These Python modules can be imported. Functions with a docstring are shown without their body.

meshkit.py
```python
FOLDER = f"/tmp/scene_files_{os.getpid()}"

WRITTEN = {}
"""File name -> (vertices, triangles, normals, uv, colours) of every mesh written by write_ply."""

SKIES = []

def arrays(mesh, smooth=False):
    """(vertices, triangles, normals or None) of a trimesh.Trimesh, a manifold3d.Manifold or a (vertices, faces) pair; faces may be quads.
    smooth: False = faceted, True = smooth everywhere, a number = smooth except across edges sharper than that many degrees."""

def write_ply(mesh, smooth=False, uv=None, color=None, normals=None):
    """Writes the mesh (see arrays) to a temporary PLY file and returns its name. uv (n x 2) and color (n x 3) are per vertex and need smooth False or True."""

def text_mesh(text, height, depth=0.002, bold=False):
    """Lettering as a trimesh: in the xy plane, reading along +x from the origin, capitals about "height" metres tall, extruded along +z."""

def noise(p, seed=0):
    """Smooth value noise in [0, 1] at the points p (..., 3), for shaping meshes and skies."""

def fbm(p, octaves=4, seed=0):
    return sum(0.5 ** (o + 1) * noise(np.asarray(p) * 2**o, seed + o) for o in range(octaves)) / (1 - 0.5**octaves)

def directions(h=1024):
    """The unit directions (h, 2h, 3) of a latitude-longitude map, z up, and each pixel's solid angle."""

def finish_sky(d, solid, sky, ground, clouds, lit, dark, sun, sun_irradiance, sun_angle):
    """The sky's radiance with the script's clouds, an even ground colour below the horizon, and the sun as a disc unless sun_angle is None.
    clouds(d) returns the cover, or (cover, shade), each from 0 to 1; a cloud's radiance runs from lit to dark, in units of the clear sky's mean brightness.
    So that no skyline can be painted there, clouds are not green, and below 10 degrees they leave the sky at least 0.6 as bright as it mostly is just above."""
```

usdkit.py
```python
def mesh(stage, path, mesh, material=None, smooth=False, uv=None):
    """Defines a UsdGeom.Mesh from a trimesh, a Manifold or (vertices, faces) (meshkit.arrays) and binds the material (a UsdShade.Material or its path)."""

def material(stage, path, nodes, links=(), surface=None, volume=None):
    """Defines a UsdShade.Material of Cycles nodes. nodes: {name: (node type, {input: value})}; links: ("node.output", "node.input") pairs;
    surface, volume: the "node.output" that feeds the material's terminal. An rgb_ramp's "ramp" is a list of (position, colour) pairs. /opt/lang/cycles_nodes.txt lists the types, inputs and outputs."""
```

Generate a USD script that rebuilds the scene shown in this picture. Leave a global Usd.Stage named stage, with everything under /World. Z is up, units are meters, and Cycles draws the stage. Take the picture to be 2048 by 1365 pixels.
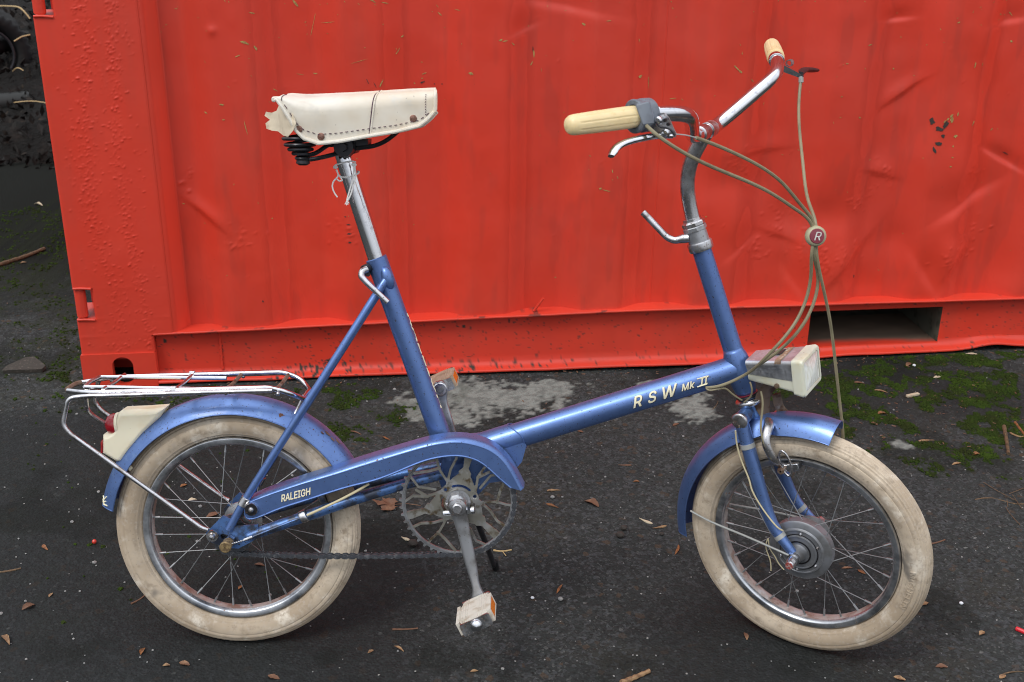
import math, random
import numpy as np, trimesh, shapely
from shapely.geometry import Polygon, Point, LineString, box as sbox
from shapely import affinity
from scipy.interpolate import CubicSpline, PchipInterpolator
import usdkit, meshkit
from meshkit import fbm, noise
from pxr import Usd, UsdGeom, UsdLux, UsdShade, Sdf, Gf, Vt

stage = Usd.Stage.CreateInMemory()
UsdGeom.SetStageUpAxis(stage, 'Z')
UsdGeom.Xform.Define(stage, '/World')
rng = np.random.default_rng(7)
random.seed(7)

# ------------------------------------------------------------------ camera, sky, sun
FPX, PITCH, ROLL, CAMH = 2322.78, 0.3984, 0.0248, 1.261
EXPOSURE = 0.0
SUN_DIR = np.array([-0.40, -0.45, 0.80])           # towards the sun (soft, behind thin cloud)
SUN_DIR = SUN_DIR / np.linalg.norm(SUN_DIR)
SUN_INT, SUN_ANGLE, SKY_STRENGTH = 0.40, 18.0, 0.125
cp, sp, cr_, sr_ = math.cos(PITCH), math.sin(PITCH), math.cos(ROLL), math.sin(ROLL)
_r, _u, _f = np.array([1., 0, 0]), np.array([0, sp, cp]), np.array([0, cp, -sp])
RIGHT, UP, FWD = cr_ * _r + sr_ * _u, -sr_ * _r + cr_ * _u, _f
CAM = np.array([0, 0, CAMH])
cam = UsdGeom.Camera.Define(stage, '/World/camera')
m = Gf.Matrix4d(1)
for i, row in enumerate((RIGHT, UP, -FWD, CAM)):
    m.SetRow3(i, Gf.Vec3d(*map(float, row)))
cam.AddTransformOp().Set(m)
cam.CreateHorizontalApertureAttr(36.0)
cam.CreateFocalLengthAttr(FPX / 2048 * 36.0)
cam.CreateClippingRangeAttr(Gf.Vec2f(0.05, 500))
cam.CreateFStopAttr(9.0)
cam.CreateFocusDistanceAttr(2.1)
cam.CreateExposureAttr(EXPOSURE)

el, rot = math.asin(SUN_DIR[2]), math.atan2(SUN_DIR[0], SUN_DIR[1])
sky_mat = usdkit.material(stage, '/World/Looks/overcast_sky', {
    'tc': ('texture_coordinate', {}),
    'sky': ('sky_texture', {'sky_type': 'single_scattering', 'sun_disc': False, 'sun_elevation': el, 'sun_rotation': rot}),
    'n': ('noise_texture', {'scale': 2.2, 'detail': 5.0, 'roughness': 0.55}),
    'r': ('rgb_ramp', {'ramp': [(0.3, (.70,) * 3), (0.6, (.95,) * 3)]}),
    'c': ('rgb_ramp', {'ramp': [(0.35, (8.4, 8.8, 9.6)), (0.65, (11.5, 11.7, 12.0))]}),
    'm': ('mix', {}),
    'xyz': ('separate_xyz', {}), 'h': ('map_range', {'from_min': 0.0, 'from_max': 1.0, 'to_min': .26, 'to_max': 1.6, 'clamp': True}),   # an overcast sky is three times as bright overhead as at the horizon
    'sc': ('vector_math', {'math_type': 'scale'}),
    'b': ('background_shader', {'strength': SKY_STRENGTH})},
    [('tc.generated', 'xyz.vector'), ('xyz.z', 'h.value'), ('h.result', 'sc.scale'), ('m.color', 'sc.vector1'), ('tc.generated', 'n.vector'), ('n.fac', 'r.fac'), ('n.fac', 'c.fac'), ('r.color', 'm.fac'), ('sky.color', 'm.color1'), ('c.color', 'm.color2'), ('sc.vector', 'b.color')],
    surface='b.background')
dome = UsdLux.DomeLight.Define(stage, '/World/sky')
UsdShade.MaterialBindingAPI.Apply(dome.GetPrim()).Bind(sky_mat)
dome.GetPrim().SetCustomDataByKey('kind', 'structure')
sun = UsdLux.DistantLight.Define(stage, '/World/sun')
sun.CreateIntensityAttr(SUN_INT); sun.CreateAngleAttr(SUN_ANGLE); sun.CreateColorAttr(Gf.Vec3f(1, .96, .9)); sun.CreateNormalizeAttr(True)
_z = SUN_DIR; _x = np.cross([0, 0, 1.0], _z); _x /= np.linalg.norm(_x); _y = np.cross(_z, _x)
ms = Gf.Matrix4d(1)
for i, row in enumerate((_x, _y, _z)):
    ms.SetRow3(i, Gf.Vec3d(*map(float, row)))
sun.AddTransformOp().Set(ms)

# ------------------------------------------------------------------ where things stand
def ray(u, v):
    return (u - 1024) / FPX * RIGHT - (v - 682.5) / FPX * UP + FWD
def on_ground(u, v, h=0.0):
    r = ray(u, v); return CAM + (h - CAMH) / r[2] * r
def on_plane(u, v, P, N):
    r = ray(u, v); return CAM + ((P - CAM) @ N) / (r @ N) * r
# bicycle frame: x forward, y to its left (away), z up in the bicycle's own plane, origin at the rear hub
RT, RC = 0.0235, 0.1815
R_WHEEL = RT + RC
PSI, LEAN, DELTA = 0.0056, 0.2040, 0.5958
bx = np.array([math.cos(PSI), math.sin(PSI), 0]); _n0 = np.array([-math.sin(PSI), math.cos(PSI), 0]); _z0 = np.array([0, 0, 1.])
bn = math.cos(LEAN) * _n0 - math.sin(LEAN) * _z0; bu = math.cos(LEAN) * _z0 + math.sin(LEAN) * _n0
BIKE = np.stack([bx, bn, bu])
HUB = np.array([-0.4529, 1.6825, RT + RC * math.cos(LEAN)])
def at(u, v, y=0.0):                 # point of the bicycle's plane y (in its own frame)
    return BIKE @ (on_plane(u, v, HUB + y * bn, bn) - HUB)
def AT(pts, y=0.0): return [at(u, v, y) for u, v in pts]
# steering frame: x forward, y left, z up along the steering axis
AX = np.array([-0.3469, 0, 0.9379]); H0 = np.array([0.8153, 0, 0.3241])
def rotm(a, k):
    Kx = np.array([[0, -k[2], k[1]], [k[2], 0, -k[0]], [-k[1], k[0], 0]])
    return np.eye(3) + math.sin(a) * Kx + (1 - math.cos(a)) * Kx @ Kx
RS = rotm(-DELTA, AX / np.linalg.norm(AX))
FY = RS[:, 1]; FZ = AX; FX = np.cross(FY, FZ)
FORK = np.stack([FX, FY, FZ])
FHUB = np.array([0.9564, -0.0137, 0.0008])
def S(p): return H0 + np.asarray(p, float) @ FORK           # steering frame -> bicycle frame
def sat(u, v, y=0.0):                # point of the steering plane y, in the steering frame
    nw = FY @ BIKE; P = HUB + (H0 + y * FY) @ BIKE
    return FORK @ (BIKE @ (on_plane(u, v, P, nw) - HUB) - H0)
def SAT(pts, y=0.0): return [sat(u, v, y) for u, v in pts]
# container frame
CO = np.array([-1.0681, 2.6377, 0.0])
CB = on_ground(1800, 704, .024) - CO; CX = CB / np.linalg.norm(CB); CN = np.array([-CX[1], CX[0], 0]); CN /= np.linalg.norm(CN); CZ = np.cross(CX, CN)
CONT = np.stack([CX, CN, CZ])
def con(u, v, y=0.0): return CONT @ (on_plane(u, v, CO + y * CN, CN) - CO)

# ------------------------------------------------------------------ scene helpers
used = {}
def numbered(path):
    k = used.get(path, 0); used[path] = k + 1
    return path if k == 0 else f'{path}_{k:03d}'
def ppath(parent): return '/World' if parent is None else str(parent.GetPath())
def data(p, label=None, cat=None, group=None, kind=None):
    for k, v in (('label', label), ('category', cat), ('group', group), ('kind', kind)):
        if v: p.SetCustomDataByKey(k, v)
    return p
def xf(name, parent=None, mat=None, loc=None, **d):
    x = UsdGeom.Xform.Define(stage, numbered(ppath(parent) + '/' + name))
    if mat is not None:
        mm = Gf.Matrix4d(1)
        for i, row in enumerate(mat): mm.SetRow3(i, Gf.Vec3d(*map(float, row)))
        mm.SetRow3(3, Gf.Vec3d(*map(float, loc if loc is not None else (0, 0, 0))))
        x.AddTransformOp().Set(mm)
    elif loc is not None:
        x.AddTranslateOp().Set(Gf.Vec3d(*map(float, loc)))
    return data(x.GetPrim(), **d)
OFFSET = {}
def tri(mesh):
    if hasattr(mesh, 'to_mesh') or isinstance(mesh, trimesh.Trimesh):
        v, f, _ = meshkit.arrays(mesh); return v, f
    v, f = np.asarray(mesh[0], float), np.asarray(mesh[1], int)
    if f.shape[1] == 4: f = np.vstack([f[:, [0, 1, 2]], f[:, [0, 2, 3]]])
    return v, f
def join(*ms):
    V, F, n = [], [], 0
    for q in ms:
        v, f = tri(q); V.append(v); F.append(f + n); n += len(v)
    return np.vstack(V), np.vstack(F)
def shift(mesh, d): v, f = tri(mesh); return v + np.asarray(d), f
def mp(mesh, fn): v, f = tri(mesh); return fn(v), f
def obj(name, mesh, mat, parent=None, smooth=35, attrs=None, lift=None, **d):
    v, f = tri(mesh)
    if lift is None: lift = LIFT
    v = v + np.array([0, 0, lift]) if lift else v
    path = numbered(ppath(parent) + '/' + name)
    p = usdkit.mesh(stage, path, (v, f), MATS[mat], smooth=True if attrs else smooth)
    for k, a in (attrs or {}).items():
        UsdGeom.PrimvarsAPI(p).CreatePrimvar(k, Sdf.ValueTypeNames.FloatArray, 'vertex').Set(Vt.FloatArray.FromNumpy(np.asarray(a, np.float32)))
    return data(p.GetPrim(), **d)
LIFT = 0.0

# ------------------------------------------------------------------ shapes
def spl(pts, k=6, closed=False):
    p = np.asarray(pts, float)
    if len(p) < 3: return p
    t = np.r_[0, np.cumsum(np.linalg.norm(np.diff(p, axis=0), axis=1) ** .5)]
    tt = np.concatenate([np.linspace(t[i], t[i + 1], k, endpoint=False) for i in range(len(t) - 1)] + [[t[-1]]])
    return CubicSpline(t, p, bc_type='natural')(tt)
def fillet(pts, r, k=5):             # polyline with rounded corners
    p = [np.asarray(q, float) for q in pts]; out = [p[0]]
    for a, b, c in zip(p[:-2], p[1:-1], p[2:]):
        d = min(r, .45 * np.linalg.norm(a - b), .45 * np.linalg.norm(c - b))
        s, e = b + d * (a - b) / np.linalg.norm(a - b), b + d * (c - b) / np.linalg.norm(c - b)
        for t in np.linspace(0, 1, k): out.append((1 - t) ** 2 * s + 2 * t * (1 - t) * b + t * t * e)
    return np.array(out + [p[-1]])
def tube(pts, r, n=12, cap=True, flat=None, closed=False):
    """Round (or flattened) tube along a polyline; r a number or one per point."""
    p = np.asarray(pts, float); N = len(p); r = np.broadcast_to(r, (N,)).astype(float)
    t = np.gradient(p, axis=0) if not closed else np.roll(p, -1, 0) - np.roll(p, 1, 0)
    t /= np.linalg.norm(t, axis=1, keepdims=True) + 1e-12
    a = np.cross(t[0], [0, 0, 1.] if abs(t[0][2]) < .9 else [0, 1., 0]); a /= np.linalg.norm(a)
    A_ = [a]
    for i in range(1, N):
        a = A_[-1] - (A_[-1] @ t[i]) * t[i]; A_.append(a / np.linalg.norm(a))
    A_ = np.array(A_); B_ = np.cross(t, A_); th = np.arange(n) * 2 * np.pi / n
    v = p[:, None] + r[:, None, None] * (np.cos(th)[None, :, None] * A_[:, None] + np.sin(th)[None, :, None] * B_[:, None] * (1 if flat is None else flat))
    v = v.reshape(-1, 3); M_ = N if closed else N - 1
    i, j = np.meshgrid(np.arange(M_), np.arange(n), indexing='ij'); i2 = (i + 1) % N; j2 = (j + 1) % n
    f = np.stack([i * n + j, i * n + j2, i2 * n + j2, i2 * n + j], -1).reshape(-1, 4)
    f = np.vstack([f[:, [0, 1, 2]], f[:, [0, 2, 3]]])
    if cap and not closed:
        v = np.vstack([v, p[0], p[-1]]); k = len(v) - 2; jj = np.arange(n); j2 = (jj + 1) % n
        f = np.vstack([f, np.stack([np.full(n, k), j2, jj], 1), np.stack([np.full(n, k + 1), (N - 1) * n + jj, (N - 1) * n + j2], 1)])
    return v, f
def rod(a, b, r, n=12, chamfer=0.0):
    a, b = np.asarray(a, float), np.asarray(b, float)
    if not chamfer: return tube([a, a + .5 * (b - a), b], r, n)
    d = (b - a) / np.linalg.norm(b - a) * chamfer
    return tube([a, a + d, b - d, b], [r - chamfer, r, r, r - chamfer], n)
def lathe(profile, origin, axis, n=32, a0=0.0, a1=2 * math.pi, ref=None, closed_profile=False):
    """profile: (distance along the axis, radius)."""
    axis = np.asarray(axis, float) / np.linalg.norm(axis)
    e = np.asarray(ref if ref is not None else ([0, 0, 1.] if abs(axis[2]) < .9 else [1., 0, 0]), float)
    e = e - (e @ axis) * axis; e /= np.linalg.norm(e); g = np.cross(axis, e)
    pr = np.asarray(profile, float); full = abs(a1 - a0 - 2 * math.pi) < 1e-6
    th = np.linspace(a0, a1, n + 1)[:-1] if full else np.linspace(a0, a1, n + 1); N = len(th); P = len(pr)
    v = np.asarray(origin) + pr[None, :, :1] * axis + pr[None, :, 1:2] * (np.cos(th)[:, None, None] * e + np.sin(th)[:, None, None] * g)
    v = v.reshape(-1, 3); I, J = N if full else N - 1, P if closed_profile else P - 1
    i, j = np.meshgrid(np.arange(I), np.arange(J), indexing='ij'); i2 = (i + 1) % N; j2 = (j + 1) % P
    return v, np.stack([i * P + j, i2 * P + j, i2 * P + j2, i * P + j2], -1).reshape(-1, 4)
def bxm(x0, x1, y0, y1, z0, z1):
    m_ = trimesh.creation.box([x1 - x0, y1 - y0, z1 - z0]); m_.apply_translation([(x0 + x1) / 2, (y0 + y1) / 2, (z0 + z1) / 2])
    return tri(m_)
def rbox(dx, dy, dz, r=0.003):       # box with rounded edges, centred
    import manifold3d as m3
    s = [m3.Manifold.sphere(r, 12).translate((sx * (dx / 2 - r), sy * (dy / 2 - r), sz * (dz / 2 - r))) for sx in (-1, 1) for sy in (-1, 1) for sz in (-1, 1)]
    return tri(m3.Manifold.batch_hull(s))
def hull(points, r=0.0, n=10):
    import manifold3d as m3
    if r: return tri(m3.Manifold.batch_hull([m3.Manifold.sphere(r, n).translate(tuple(map(float, p))) for p in points]))
    return tri(m3.Manifold.hull_points([tuple(map(float, p)) for p in points]))
def plate(poly, y0, y1):             # polygon in (x, z) made y0..y1 thick
    out = []
    for g in getattr(poly, 'geoms', [poly]):
        if g.area < 1e-9: continue
        e = trimesh.creation.extrude_polygon(g, y1 - y0, engine='earcut'); v, f = np.array(e.vertices), np.array(e.faces)
        out.append((np.stack([v[:, 0], y0 + v[:, 2], v[:, 1]], 1), f[:, ::-1]))
    return join(*out)
def strip(a, b):                     # quads between two equally long polylines
    a, b = np.asarray(a), np.asarray(b); n = len(a); i = np.arange(n - 1)
    return np.vstack([a, b]), np.stack([i, i + 1, i + 1 + n, i + n], 1)
def grid(V):                         # (n, m, 3) points as a sheet
    n, m_ = V.shape[:2]; i, j = np.meshgrid(np.arange(n - 1), np.arange(m_ - 1), indexing='ij')
    return V.reshape(-1, 3), np.stack([i * m_ + j, (i + 1) * m_ + j, (i + 1) * m_ + j + 1, i * m_ + j + 1], -1).reshape(-1, 4)
def sheet(V, thick, direction):      # sheet with thickness
    n, m_ = V.shape[:2]; W = V + np.asarray(direction) * thick
    v1, f1 = grid(V); v2, f2 = grid(W); rim = []
    ring = [(0, j) for j in range(m_)] + [(i, m_ - 1) for i in range(1, n)] + [(n - 1, j) for j in range(m_ - 2, -1, -1)] + [(i, 0) for i in range(n - 2, -1, -1)]
    idx = [i * m_ + j for i, j in ring]
    for a, b in zip(idx[:-1], idx[1:]): rim.append((b, a, a + n * m_, b + n * m_))
    return np.vstack([v1, v2]), np.vstack([f1, f2[:, ::-1] + n * m_, np.array(rim)])
def sphere(c, r, sub=2, sc=(1, 1, 1)):
    s = trimesh.creation.icosphere(sub, r); return np.array(s.vertices) * np.asarray(sc) + np.asarray(c), np.array(s.faces)
def lettering(text, height, depth=0.0006, bold=True, shear=0.0, dense=0.004):
    t = meshkit.text_mesh(text, height, depth, bold)
    v, f = np.array(t.vertices), np.array(t.faces)
    v, f = trimesh.remesh.subdivide_to_size(v, f, dense, max_iter=6)[:2]
    v = v.copy(); v[:, 0] += shear * v[:, 1]
    return v, f
def sstep(x, a, b): t = np.clip((x - a) / (b - a), 0, 1); return t * t * (3 - 2 * t)

# ------------------------------------------------------------------ materials
MATS = {}
def M(name, base, rough=.5, metal=0.0, var=(), spots=(), bump=(), coat=0.0, spec=.5, rvar=None, sub=0.0, attr=(), trans=0.0, extra=None):
    """base colour; var: (scale, colour, lo, hi[, stretch]) blends another colour by noise; spots: (scale, threshold, width, colour, roughness, metal) sharp-edged wear;
    attr: (primvar, colour, roughness); bump: (scale, strength, distance[, kind])."""
    N = {'g': ('geometry', {}), 'p': ('principled_bsdf', {'roughness': rough, 'metallic': metal, 'specular_ior_level': spec, 'coat_weight': coat, 'coat_roughness': .12, 'transmission_weight': trans})}
    if sub: N['p'][1].update({'subsurface_weight': sub, 'subsurface_radius': (.006, .004, .002), 'subsurface_scale': 1.0})
    if extra: N['p'][1].update(extra)
    L = []; col = None; rgh = None; met = None; k = 0
    N['base'] = ('color', {'value': base}); col = 'base.color'
    def tex(scale, stretch, kind='noise', detail=4.0):
        nonlocal k; k += 1
        N[f'mp{k}'] = ('mapping', {'scale': tuple(np.array(stretch or (1, 1, 1), float)), 'location': (k * 3.7, k * 1.3, k * 2.1)})
        L.append(('g.position', f'mp{k}.vector'))
        if kind == 'noise': N[f't{k}'] = ('noise_texture', {'scale': scale, 'detail': detail, 'roughness': .58}); o = f't{k}.fac'
        elif kind == 'cells': N[f't{k}'] = ('voronoi_texture', {'scale': scale, 'feature': 'f1'}); o = f't{k}.distance'
        elif kind == 'cellcolor': N[f't{k}'] = ('voronoi_texture', {'scale': scale, 'feature': 'f1'}); N[f'bw{k}'] = ('rgb_to_bw', {}); L.append((f't{k}.color', f'bw{k}.color')); o = f'bw{k}.val'
        elif kind == 'edge': N[f't{k}'] = ('voronoi_texture', {'scale': scale, 'feature': 'distance_to_edge'}); o = f't{k}.distance'
        L.append((f'mp{k}.vector', f't{k}.vector'))
        return o
    def rng_(o, lo, hi, a=0.0, b=1.0):
        nonlocal k; k += 1
        N[f'r{k}'] = ('map_range', {'range_type': 'smoothstep', 'from_min': lo, 'from_max': hi, 'to_min': a, 'to_max': b, 'clamp': True}); L.append((o, f'r{k}.value')); return f'r{k}.result'
    def mixc(fac, c):
        nonlocal col, k; k += 1
        N[f'x{k}'] = ('mix', {'color2': c}); L.append((fac, f'x{k}.fac')); L.append((col, f'x{k}.color1')); col = f'x{k}.color'
    def mixf(cur, default, fac, val):
        nonlocal k; k += 1
        N[f'm{k}'] = ('mix_float', {'a': default, 'b': val}); L.append((fac, f'm{k}.fac'))
        if cur: L.append((cur, f'm{k}.a'))
        return f'm{k}.result'
    for q in var:
        sc, c, lo, hi = q[:4]; mixc(rng_(tex(sc, q[4] if len(q) > 4 else None, q[5] if len(q) > 5 else 'noise'), lo, hi), c)
    if rvar: rgh = rng_(tex(rvar[0], None), .3, .7, rvar[1], rvar[2])
    for q in attr:
        k += 1; N[f'a{k}'] = ('attribute', {'attribute': q[0]}); o = f'a{k}.fac'
        mixc(o, q[1]); rgh = mixf(rgh, rough, o, q[2])
    for q in spots:
        sc, thr, w, c, r2, m2 = q[:6]; o = rng_(tex(sc, q[6] if len(q) > 6 else None, 'noise', 3.0), thr, thr + w); mixc(o, c); rgh = mixf(rgh, rough, o, r2); met = mixf(met, metal, o, m2)
    L.append((col, 'p.base_color'))
    if rgh: L.append((rgh, 'p.roughness'))
    if met: L.append((met, 'p.metallic'))
    nrm = None
    for q in bump:
        o = tex(q[0], q[4] if len(q) > 4 else None, q[3] if len(q) > 3 else 'noise'); k += 1
        N[f'b{k}'] = ('bump', {'strength': q[1], 'distance': q[2]}); L.append((o, f'b{k}.height'))
        if nrm: L.append((nrm, f'b{k}.normal'))
        nrm = f'b{k}.normal'
    if nrm: L.append((nrm, 'p.normal'))
    MATS[name] = usdkit.material(stage, '/World/Looks/' + name, N, L, surface='p.BSDF')
RUST = (.10, .035, .015)
M('red_paint', (.63, .041, .019), .42, spec=.5, var=[(1.6, (.565, .043, .023), .35, .65, (1, 1, .5)), (14, (.58, .058, .034), .62, .85, (1, 1, .06)), (9, (.53, .046, .025), .5, .75, (1, 1, .15)), (3.5, (.655, .053, .027), .55, .8)], attr=[('grime', (.022, .026, .020), .8)],
  spots=[(210, .735, .03, (.17, .03, .02), .6, 0)], bump=[(140, .12, .001), (22, .10, .004)], rvar=(6, .36, .52))
M('yellow_chip', (.42, .29, .09), .7, var=[(200, (.30, .18, .06), .45, .6)])
M('bare_metal_chip', (.035, .028, .025), .6, var=[(150, (.09, .04, .02), .5, .7)])
M('pocket_dirt', (.075, .08, .06), .9, var=[(9, (.13, .10, .075), .45, .7), (30, (.03, .035, .022), .5, .7)])
M('gap_dark', (.012, .012, .011), .9)
M('rubber_seal', (.012, .012, .012), .6)
BLUE = (.115, .198, .435)
M('blue_paint', BLUE, .36, .82, var=[(60, (.104, .180, .405), .4, .7)], spots=[(330, .655, .02, (.02, .018, .02), .6, .1), (90, .73, .02, (.04, .025, .02), .7, .1)], bump=[(700, .05, .0004)], coat=.35, rvar=(12, .32, .42))
M('blue_paint_worn', BLUE, .36, .78, var=[(60, (.104, .180, .405), .4, .7), (45, (.17, .27, .50), .58, .72)], spots=[(300, .645, .02, (.022, .018, .018), .6, .1), (55, .705, .02, RUST, .7, 0)], bump=[(700, .06, .0004)], coat=.3, rvar=(12, .32, .46))
M('blue_paint_dirty', (.085, .175, .40), .42, .65, var=[(40, (.05, .06, .085), .42, .62)], spots=[(260, .62, .03, (.03, .026, .024), .7, .1)], bump=[(500, .1, .0006)])
M('chrome', (.72, .73, .76), .10, 1.0, var=[(90, (.55, .55, .58), .55, .7)], spots=[(420, .69, .03, (.10, .07, .05), .6, .2)], rvar=(30, .06, .16))
M('chrome_worn', (.58, .58, .60), .22, 1.0, var=[(50, (.36, .33, .31), .5, .7)], spots=[(380, .62, .04, (.11, .065, .04), .7, .1)], rvar=(25, .14, .34), bump=[(400, .1, .0004)])
M('hub_steel', (.27, .28, .30), .48, .85, var=[(30, (.18, .18, .18), .45, .7)], rvar=(25, .42, .58))
M('lamp_chrome', (.60, .62, .66), .34, .75, var=[(60, (.44, .46, .50), .45, .7), (18, (.50, .49, .48), .5, .7)], bump=[(90, .12, .001)], rvar=(30, .24, .42))
M('steel', (.42, .43, .45), .36, .95, var=[(30, (.24, .23, .22), .45, .7)], spots=[(300, .66, .04, (.08, .045, .025), .7, .2)], rvar=(25, .28, .46))
M('brass_steel', (.27, .26, .225), .40, .85, var=[(35, (.34, .34, .33), .45, .6), (60, (.11, .08, .045), .50, .68)], rvar=(25, .32, .5))
M('rust_steel', (.20, .14, .10), .6, .6, var=[(60, (.10, .05, .03), .45, .65), (45, (.30, .28, .26), .55, .75)], bump=[(300, .3, .0006)])
M('rim_metal', (.60, .62, .65), .30, 1.0, var=[(40, (.34, .36, .40), .45, .7)], spots=[(160, .66, .06, (.20, .12, .09), .6, .3)], rvar=(20, .22, .38))
M('rim_rusty', (.38, .34, .32), .55, .45, var=[(35, (.24, .16, .13), .45, .66), (60, (.42, .42, .43), .55, .7)], bump=[(250, .25, .0006)])
M('spoke_steel', (.27, .28, .29), .45, .85)
M('nut_brown', (.24, .17, .08), .55, .4, var=[(200, (.12, .08, .04), .4, .6)])
M('nut_red', (.30, .06, .05), .5, .3, var=[(250, (.4, .32, .3), .5, .65)])
M('tyre_cream', (.52, .44, .34), .75, spec=.3, var=[(5, (.36, .285, .205), .40, .60), (70, (.31, .25, .185), .50, .72), (22, (.63, .57, .48), .55, .72), (160, (.40, .335, .265), .5, .7)], spots=[(12, .61, .13, (.17, .150, .128), .8, 0), (260, .67, .05, (.22, .18, .14), .8, 0)], bump=[(120, .25, .0008), (420, .15, .0004)])
M('tyre_tread', (.40, .33, .25), .78, var=[(30, (.26, .21, .16), .42, .62)], bump=[(160, .3, .0008)])
M('vinyl_white', (.72, .675, .58), .42, var=[(6, (.64, .55, .42), .42, .66), (35, (.62, .58, .50), .5, .7), (14, (.55, .50, .41), .62, .8)], spots=[(190, .70, .03, (.42, .37, .30), .6, 0)], bump=[(600, .10, .0004), (40, .12, .002)], sub=.1)
M('vinyl_torn', (.66, .57, .43), .6, var=[(30, (.55, .46, .34), .45, .65)], bump=[(220, .3, .001)])
M('stitch', (.09, .05, .07), .8)
M('rivet_copper', (.24, .13, .10), .45, .6, var=[(400, (.14, .07, .05), .4, .6)])
M('cream_plastic', (.70, .65, .50), .38, var=[(18, (.64, .55, .37), .45, .7)], spots=[(300, .70, .03, (.35, .28, .18), .6, 0)], sub=.15)
M('cream_lamp', (.60, .60, .49), .36, var=[(20, (.56, .52, .37), .5, .7)], spots=[(220, .69, .03, (.25, .2, .12), .6, 0)], sub=.1)
M('grip_cream', (.70, .56, .32), .40, var=[(20, (.62, .48, .25), .4, .7), (80, (.56, .40, .18), .6, .75)], sub=.15)
M('grey_plastic', (.13, .15, .18), .45, var=[(50, (.09, .10, .12), .4, .7)])
M('black_plastic', (.015, .015, .016), .45)
M('black_steel', (.028, .028, .032), .32, .7, spots=[(300, .62, .06, (.07, .035, .02), .7, .2)], rvar=(40, .25, .45))
M('chain_oily', (.10, .106, .12), .34, .75, var=[(150, (.22, .225, .24), .5, .7)])
M('cable_olive', (.235, .205, .125), .5, var=[(25, (.17, .15, .09), .4, .7)])
M('cable_grey', (.32, .33, .32), .45, .2)
M('cable_cream', (.50, .44, .28), .5)
M('red_lens', (.22, .004, .010), .16, coat=.6, sub=.2)
M('amber_lens', (.62, .17, .01), .25, coat=.5, var=[(700, (.40, .09, .005), .4, .6)])
M('clear_lens', (.82, .84, .79), .08, coat=1.0, var=[(120, (.62, .62, .52), .4, .7, (1, 1, .2))], bump=[(260, .5, .002, 'noise', (1, 1, .15))])
M('pedal_rubber', (.52, .49, .43), .6, var=[(60, (.38, .33, .26), .45, .7)], bump=[(300, .2, .0006)])
M('pedal_rubber_worn', (.40, .30, .21), .65, var=[(60, (.28, .20, .13), .45, .7)], bump=[(300, .2, .0006)])
M('decal_cream', (.78, .73, .52), .5)
M('decal_dark', (.05, .045, .06), .5)
M('decal_gold', (.32, .24, .08), .5)
M('decal_white', (.56, .55, .52), .5)
M('badge_red', (.17, .02, .035), .3, coat=.5)
M('badge_rim', (.36, .34, .22), .45)
M('tape_brown', (.26, .17, .11), .5, var=[(120, (.45, .40, .33), .5, .65)])
M('string_white', (.72, .71, .69), .9, bump=[(900, .5, .0008)])
M('leaf_brown', (.13, .062, .034), .7, var=[(60, (.12, .055, .03), .4, .65), (25, (.27, .15, .08), .5, .7)], bump=[(200, .3, .001)])
M('leaf_orange', (.22, .085, .026), .65, var=[(120, (.11, .045, .018), .45, .65)])
M('leaf_tan', (.28, .17, .085), .65, var=[(120, (.15, .08, .04), .42, .62)])
M('leaf_pale', (.46, .39, .28), .7, var=[(90, (.40, .30, .20), .5, .7)])
M('leaf_dark', (.009, .0075, .0065), .7, spec=.2, var=[(18, (.032, .021, .013), .55, .75)])
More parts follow.
